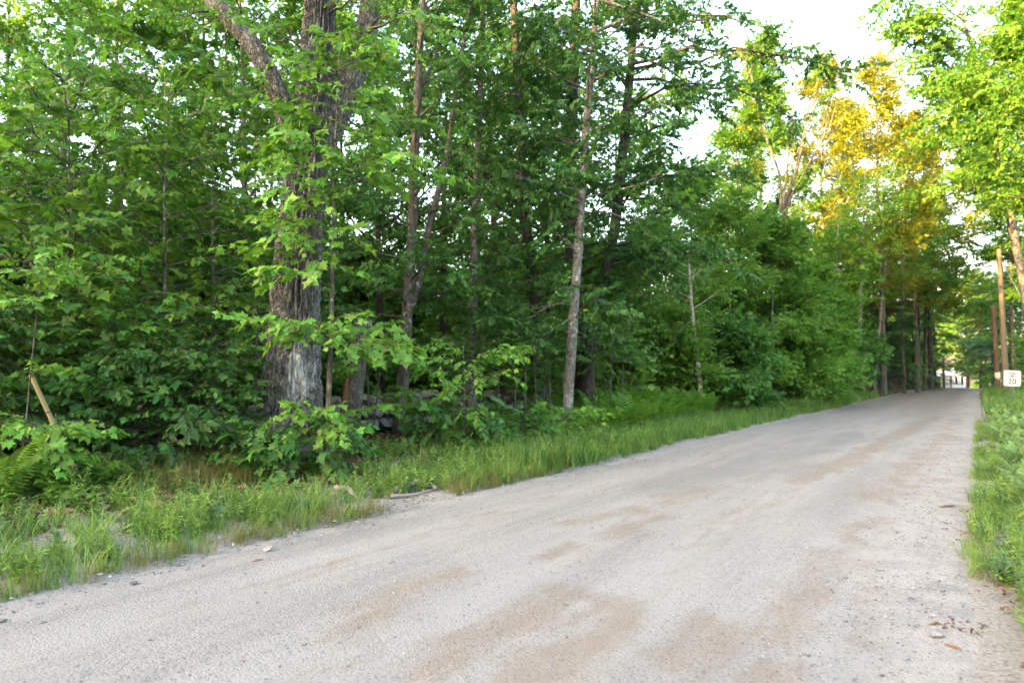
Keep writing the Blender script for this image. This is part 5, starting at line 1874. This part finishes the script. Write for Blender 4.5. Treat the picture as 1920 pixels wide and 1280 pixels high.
M['pebble'] = pebble_mat()
G_GRAV = scatter_group('gravel', [raw_template('g', *gravel_template(k_)[:2], M['pebble'], gravel_template(k_)[2]) for k_ in range(5)])
strew('gravel', 'loose grey gravel strewn over the road', 'gravel', G_GRAV, 5, 3000, (-2.5, 15), lambda s, r: r.uniform(.1, 5.3), (.5, 1.4), 21, lambda s, t: (.12 + .9 * max(math.exp(-((t - c) / .28) ** 2) for c in (1.4, 2.5, 3.6, 5.1))) * (.4 + .6 * max(0, nz(s, t, .8, 12) + .4)), tilt=.01, zf=lambda s, t: road_z(s, t), fall=.4)
strew('gravel', 'coarser gravel collected along the road edges', 'gravel', G_GRAV, 5, 1300, (-2, 20), lambda s, r: (5.0 + r.random() * .6) if r.random() < .55 else (-.1 + r.random() * .9), (.6, 1.5), 22, tilt=.01, zf=lambda s, t: road_z(s, np.clip(t, 0, 5.4)), fall=.4)


strew('gravel', 'gravel and small stones between the weeds of the left shoulder', 'gravel', G_GRAV, 5, 900, (-2, 12), lambda s, r: 5.3 + r.random() * 3.0, (1.0, 2.4), 27, tilt=.05, zoff=.006)


def loose_stone(label, px, py, size, pale=True, seed=0, squash=.6, z=None, cat='stone', name='stone'):
    Z = EYE * 1280 / (py - 700)
    x, y = put_px(px, Z)
    r = random.Random(seed)
    o = link(name, (PALE if pale else STONES)[seed % 4], None, (x, y, (gz(x, y) if z is None else z) + size * squash * .45))
    o.scale = (size, size * r.uniform(.6, .9), size * squash)
    o.rotation_euler = (0, 0, r.uniform(0, 6))
    tag(o, label, cat)


loose_stone('pale round stone lying at the wood edge above the grass', 788, 864, .13, True, 1)
loose_stone('small white stone on the road edge beside the brown grass', 508, 1026, .045, True, 2, z=0.0)
loose_stone('flat pale stone sunk in the right shoulder', 1765, 946, .11, True, 3, .2, z=.0)
loose_stone('pale rock on the right shoulder near the twigs', 1738, 1178, .045, True, 0, .35, z=.0)
loose_stone('dark flat stone alone on the near left of the road', 262, 1087, .035, False, 5, .5, z=.0)
loose_stone('small dark stone at the left picture edge on the road', 18, 1155, .035, False, 6, .4, z=.0)
loose_stone('grey stone half hidden in the verge grass', 1080, 868, .10, True, 7, .5)

# fallen wood
def fallen(label, pts, r0, mat, name='fallen_branch', seed=0):
    P = []
    for px, py, h in pts:
        Z = EYE * 1280 / (py - 700)
        x, y = put_px(px, Z)
        P.append([x, y, max(gz(x, y), 0) + h])
    P = np.array(P)
    b = P[0].copy()
    Q = resample(P, 14)
    mb = MB()
    mb.tube(Q - b, r0 * (1 - .45 * np.linspace(0, 1, 14)), 9, .15, seed)
    o = mb.build(name, mat, None, True, tuple(b))
    tag(o, label, 'branch')


M['driftwood'] = simple_mat('weathered_wood', (.23, .205, .185), .9, .1, .3, 18, .5, .01, stretch=(1, 1, 1))
fallen('thick curved weathered branch at the road edge', [(742, 925, .03), (765, 916, .06), (795, 913, .07), (818, 922, .04)], .045, M['driftwood'])
fallen('straight pale stick below the curved weathered branch', [(735, 936, .03), (775, 931, .03), (812, 922, .02)], .022, M['driftwood'], seed=2)
fallen('short bleached branch in the verge grass', [(632, 930, .10), (655, 932, .11), (672, 945, .05)], .035, M['driftwood'], seed=3)
fallen('long grey fallen branch under the big oak', [(470, 895, .05), (520, 903, .05), (580, 905, .05), (650, 908, .04)], .03, M['driftwood'], seed=4)
fallen('dead stick pointing up through the seedlings', [(700, 905, .03), (740, 890, .07), (770, 868, .12)], .022, M['driftwood'], seed=5)
M['bark_chip'] = simple_mat('bark_chip', (.20, .12, .08), .9, .1, .4, 30, .4, .01)
for i, (px, py, ln, lab) in enumerate(((490, 1045, .10, 'thin dark bark strip lying on the road near the left grass'), (1770, 1198, .12, 'reddish bark strip on the right shoulder'),
                                       (1738, 1157, .08, 'brown twig scrap above the reddish bark strip'), (1905, 1240, .10, 'dark leaf scrap at the right picture edge'), (655, 983, .06, 'orange dead leaf at the grass edge'))):
    Z = EYE * 1280 / (py - 700)
    x, y = put_px(px, Z)
    mb = MB()
    u = np.linspace(-1, 1, 7)
    mb.tube(np.stack([u * ln * .5, .012 * np.sin(u * 3), .008 + .006 * np.cos(u * 2)], 1), [.003, .007, .009, .009, .008, .006, .002], 5)
    s_, t_ = st(x, y)
    o = mb.build('bark_scrap', M['bark_chip'], None, True, (x, y, max(gz(x, y), float(road_z(s_, max(0, min(5.4, t_)))))))
    o.rotation_euler = (0, 0, i * 1.3 + .4)
    tag(o, lab, 'bark')

# ------------------------------------------------------------------ stake, sign, poles, houses
M['stake'] = simple_mat('stake_wood', (.27, .21, .105), .75, .2, .25, 22, .3, .005, stretch=(1, 1, .1))


def build_stake():
    Z = 8.1
    top, low = at(58, 703, Z), at(103, 800, Z)
    d = unit(low - top)
    base = low + d * ((low[2] - gz(low[0], low[1]) + .1) / -d[2])
    root = empty('wooden_stake', tuple(base), 'yellow wooden stake leaning in the thicket', 'stake')
    L = np.linalg.norm(top - base)
    q = Vector(top - base).to_track_quat('Z', 'Y').to_matrix()
    mb = MB()
    mb.box((0, 0, L / 2), (.055, .028, L))
    o = mb.build('post', M['stake'], root, False)
    o.rotation_euler = q.to_euler()
    bv = o.modifiers.new('bevel', 'BEVEL'); bv.width = .003; bv.segments = 2
    mb = MB()
    mb.box((0, 0, L * .70), (.059, .032, .016))
    o = mb.build('band', simple_mat('stake_band', (.12, .08, .04)), root, False)
    o.rotation_euler = q.to_euler()
    mb = MB()
    mb.box((0, 0, L - .02), (.058, .031, .03))
    o = mb.build('tip', simple_mat('stake_tip', (.30, .10, .03)), root, False)
    o.rotation_euler = q.to_euler()


build_stake()


def build_sign():
    Z = 25.0
    c = at(1898, 709, Z)
    gx, gy = c[0], c[1] + .03
    root = empty('speed_limit_sign', (gx, gy, gz(gx, gy) - .1), 'white speed limit 20 sign on a dark post at the right verge', 'sign')
    base = np.array([gx, gy, gz(gx, gy) - .1])
    W, Hh = .52, .56
    yaw = R(20)
    Mz = Matrix.Rotation(yaw * -1, 4, 'Z') @ Matrix.Rotation(R(3), 4, 'Y')
    white = simple_mat('sign_white', (.78, .78, .80), .5, .3, .03, 5, 0)
    black = simple_mat('sign_black', (.015, .015, .017), .6, .3, .1, 5, 0)
    steel = simple_mat('sign_post', (.06, .09, .08), .5, .4, .2, 20, .1, .002)
    ctr = c - base
    # plate with rounded corners
    bm = bmesh.new()
    pts = []
    rr = .04
    for cx, cz, a0 in ((W / 2 - rr, Hh / 2 - rr, 0), (-W / 2 + rr, Hh / 2 - rr, 90), (-W / 2 + rr, -Hh / 2 + rr, 180), (W / 2 - rr, -Hh / 2 + rr, 270)):
        for k_ in range(5):
            a = R(a0 + k_ * 22.5)
            pts.append((cx + rr * math.cos(a), cz + rr * math.sin(a)))
    f = bm.faces.new([bm.verts.new((x, 0, z)) for x, z in pts])
    ex = bmesh.ops.extrude_face_region(bm, geom=[f])
    bmesh.ops.translate(bm, vec=(0, .004, 0), verts=[v for v in ex['geom'] if isinstance(v, bmesh.types.BMVert)])
    bmesh.ops.recalc_face_normals(bm, faces=bm.faces)
    me = bpy.data.meshes.new('plate')
    bm.to_mesh(me); bm.free(); me.materials.append(white)
    o = link('plate', me, root); o.matrix_basis = Matrix.Translation(Vector(ctr)) @ Mz
    plate = o

    def strip_frame(inset, w):
        mb = MB()
        a, b = W / 2 - inset, Hh / 2 - inset
        for cx, cz, sx, sz in ((0, b, 2 * a + w, w), (0, -b, 2 * a + w, w), (a, 0, w, 2 * b - w), (-a, 0, w, 2 * b - w)):
            mb.box((cx, -.003, cz), (sx, .002, sz))
        o = mb.build('border', black, plate, False)
    strip_frame(.022, .008)
    for txt, size, z in (('SPEED', .115, .135), ('LIMIT', .115, .035), ('20', .27, -.205)):
        cu = bpy.data.curves.new('lettering', 'FONT')
        cu.body = txt
        cu.size = size
        cu.align_x = 'CENTER'
        cu.extrude = .001
        cu.offset = .004 if size < .2 else .008
        to = bpy.data.objects.new('tmp', cu)
        COL.objects.link(to)
        dg = bpy.context.evaluated_depsgraph_get()
        me = bpy.data.meshes.new_from_object(to.evaluated_get(dg))
        bpy.data.objects.remove(to)
        me.materials.clear(); me.materials.append(black)
        o = link('lettering', me, plate)
        o.location = (0, -.003, z)
        o.rotation_euler = (R(90), 0, 0)
        o['label'] = 'black lettering ' + txt
    mb = MB()
    mb.box((ctr[0] + .01, ctr[1] + .03, (ctr[2] + .2) / 2), (.05, .035, ctr[2] + .2))
    o = mb.build('post', steel, root, False)
    mb = MB()
    for z in (.18, -.18):
        mb.tube(np.array([[0, -.012, z], [0, .03, z]]), [.009, .009], 8)
    mb.build('bolt', steel, plate)


build_sign()


def build_pole(label, px, top_py, Z, r0, r1, mat, band=False, lean=-.0):
    x, y = put_px(px, Z)
    top = at(px + lean, top_py, Z)
    g = gz(x, y) - .1
    root = empty('utility_pole', (x, y, g), label, 'pole')
    H = top[2] - g
    n = 24
    u = np.linspace(0, 1, n)
    P = np.stack([(top[0] - x) * u, 0 * u, H * u], 1)
    mb = MB()
    mb.tube(P, r0 + (r1 - r0) * u, 16, .02, 3)
    mb.build('shaft', mat, root)
    if band:
        mb = MB()
        k0 = np.linspace(.16, .24, 3)
        mb.tube(np.stack([(top[0] - x) * k0, 0 * k0, H * k0], 1), [r0 * 1.0 + .004] * 3, 16)
        o = mb.build('tag_band', simple_mat('pole_tag', (.6, .6, .58)), root)
    else:
        mb = MB()
        mb.tube(np.array([[top[0] - x, 0, H - .45], [top[0] - x, -r1 - .05, H - .45]]), [.02, .02], 8)
        mb.build('eye_bolt', simple_mat('galvanised', (.4, .4, .4), .4, .5, .1, 20, 0, metal=.8), root)
    return np.array([top[0], top[1], top[2]])


M['pole_new'] = simple_mat('pole_yellow_wood', (.118, .100, .076), .85, .15, .4, 14, .4, .01, stretch=(1, 1, .06))
M['pole_old'] = simple_mat('pole_brown_wood', (.115, .075, .06), .9, .1, .3, 14, .4, .01, stretch=(1, 1, .06))
ptop = build_pole('tall yellowish wooden utility pole with bare top behind the sign', 1885, 467, 40, .175, .12, M['pole_new'], lean=-12)
build_pole('shorter reddish brown pole with a pale band near its foot', 1870, 573, 50, .16, .125, M['pole_old'], True, lean=-8)
a = ptop + np.array([0, 0, -.45])
b = at(1960, 640, 37)
mb = MB()
mb.tube(np.array([a, (a + b) / 2 + [0, 0, -.02], b]) - a, [.012] * 3, 5)
tag(mb.build('guy_wire', simple_mat('wire', (.35, .36, .36), .4, .4, .1, 5, 0, metal=.5), None, True, tuple(a)), 'thin guy wire slanting down from the tall pole', 'wire')


def build_house(label, pxc, Z, w, d, hwall, hroof, wallm, roofm, wins, name='house', yaw=0.0, zbase=None, trim=None):
    x, y = put_px(pxc, Z)
    zb = gz(x, y) - .1 if zbase is None else zbase
    root = empty(name, (x, y, zb), label, 'house')
    root.rotation_euler = (0, 0, yaw)
    mb = MB()
    V = [(-w / 2, 0, 0), (w / 2, 0, 0), (w / 2, d, 0), (-w / 2, d, 0), (-w / 2, 0, hwall), (w / 2, 0, hwall), (w / 2, d, hwall), (-w / 2, d, hwall), (-w / 2, d / 2, hwall + hroof), (w / 2, d / 2, hwall + hroof)]
    mb.add(V, [(0, 1, 5, 4), (2, 3, 7, 6), (1, 2, 6, 9, 5), (3, 0, 4, 8, 7), (3, 2, 1, 0)])
    mb.build('wall', wallm, root, False)
    mb = MB()
    e, th = .35, .12
    for s_ in (0, 1):
        y0 = -e if s_ == 0 else d + e
        z0 = hwall - e * hroof / (d / 2)
        A = np.array([(-w / 2 - e, y0, z0), (w / 2 + e, y0, z0), (w / 2 + e, d / 2, hwall + hroof), (-w / 2 - e, d / 2, hwall + hroof)]) + [0, 0, .02]
        mb.add(np.concatenate([A, A + [0, 0, th]]), [(0, 1, 2, 3), (4, 7, 6, 5), (0, 4, 5, 1), (1, 5, 6, 2), (2, 6, 7, 3), (3, 7, 4, 0)])
    mb.build('roof', roofm, root, False)
    glass = simple_mat('far_glass', (.03, .035, .04), .15, .5, .1, 3, 0)
    tr = trim or simple_mat('trim', (.75, .75, .74), .6, .2, .05, 5, 0)
    for (cx, cz, ww, wh) in wins:
        mb = MB()
        for bx_, bz_, sx, sz in ((0, wh / 2, ww + .16, .1), (0, -wh / 2, ww + .16, .1), (-ww / 2, 0, .1, wh - .1), (ww / 2, 0, .1, wh - .1)):
            mb.box((cx + bx_, -.03, cz + bz_), (sx, .06, sz))
        f = mb.build('window', tr, root, False)
        mb = MB(); mb.box((cx, -.012, cz), (ww - .1, .02, wh - .1))
        mb.build('pane', glass, f, False)
    return root


red = simple_mat('red_siding', (.26, .055, .045), .8, .2, .15, 6, 0)
wht = simple_mat('white_siding', (.5, .5, .52), .7, .2, .06, 6, 0)
roofg = simple_mat('roof_grey', (.42, .44, .47), .7, .3, .1, 10, 0)
h1 = build_house('white house with a red door panel beyond the crest of the road', 1752, 112, 5.6, 6, 2.3, .6, wht, roofg, [(-2.2, 1.5, .9, 1.0)], zbase=-1.2)
for i, (cx, ww) in enumerate(((-1.35, .2), (.55, .6), (2.6, .15))):
    mb = MB(); mb.box((cx, -.05, 1.2), (ww, .06, 2.1))
    mb.build('door_panel', red, h1, False)
build_house('small white house with dark windows in the far gap beside the road', 1797, 118, 2.7, 4, 2.7, .9, wht, roofg, [(-.5, 1.6, .55, 1.5), (.5, 1.6, .55, 1.5)], zbase=-1.3)
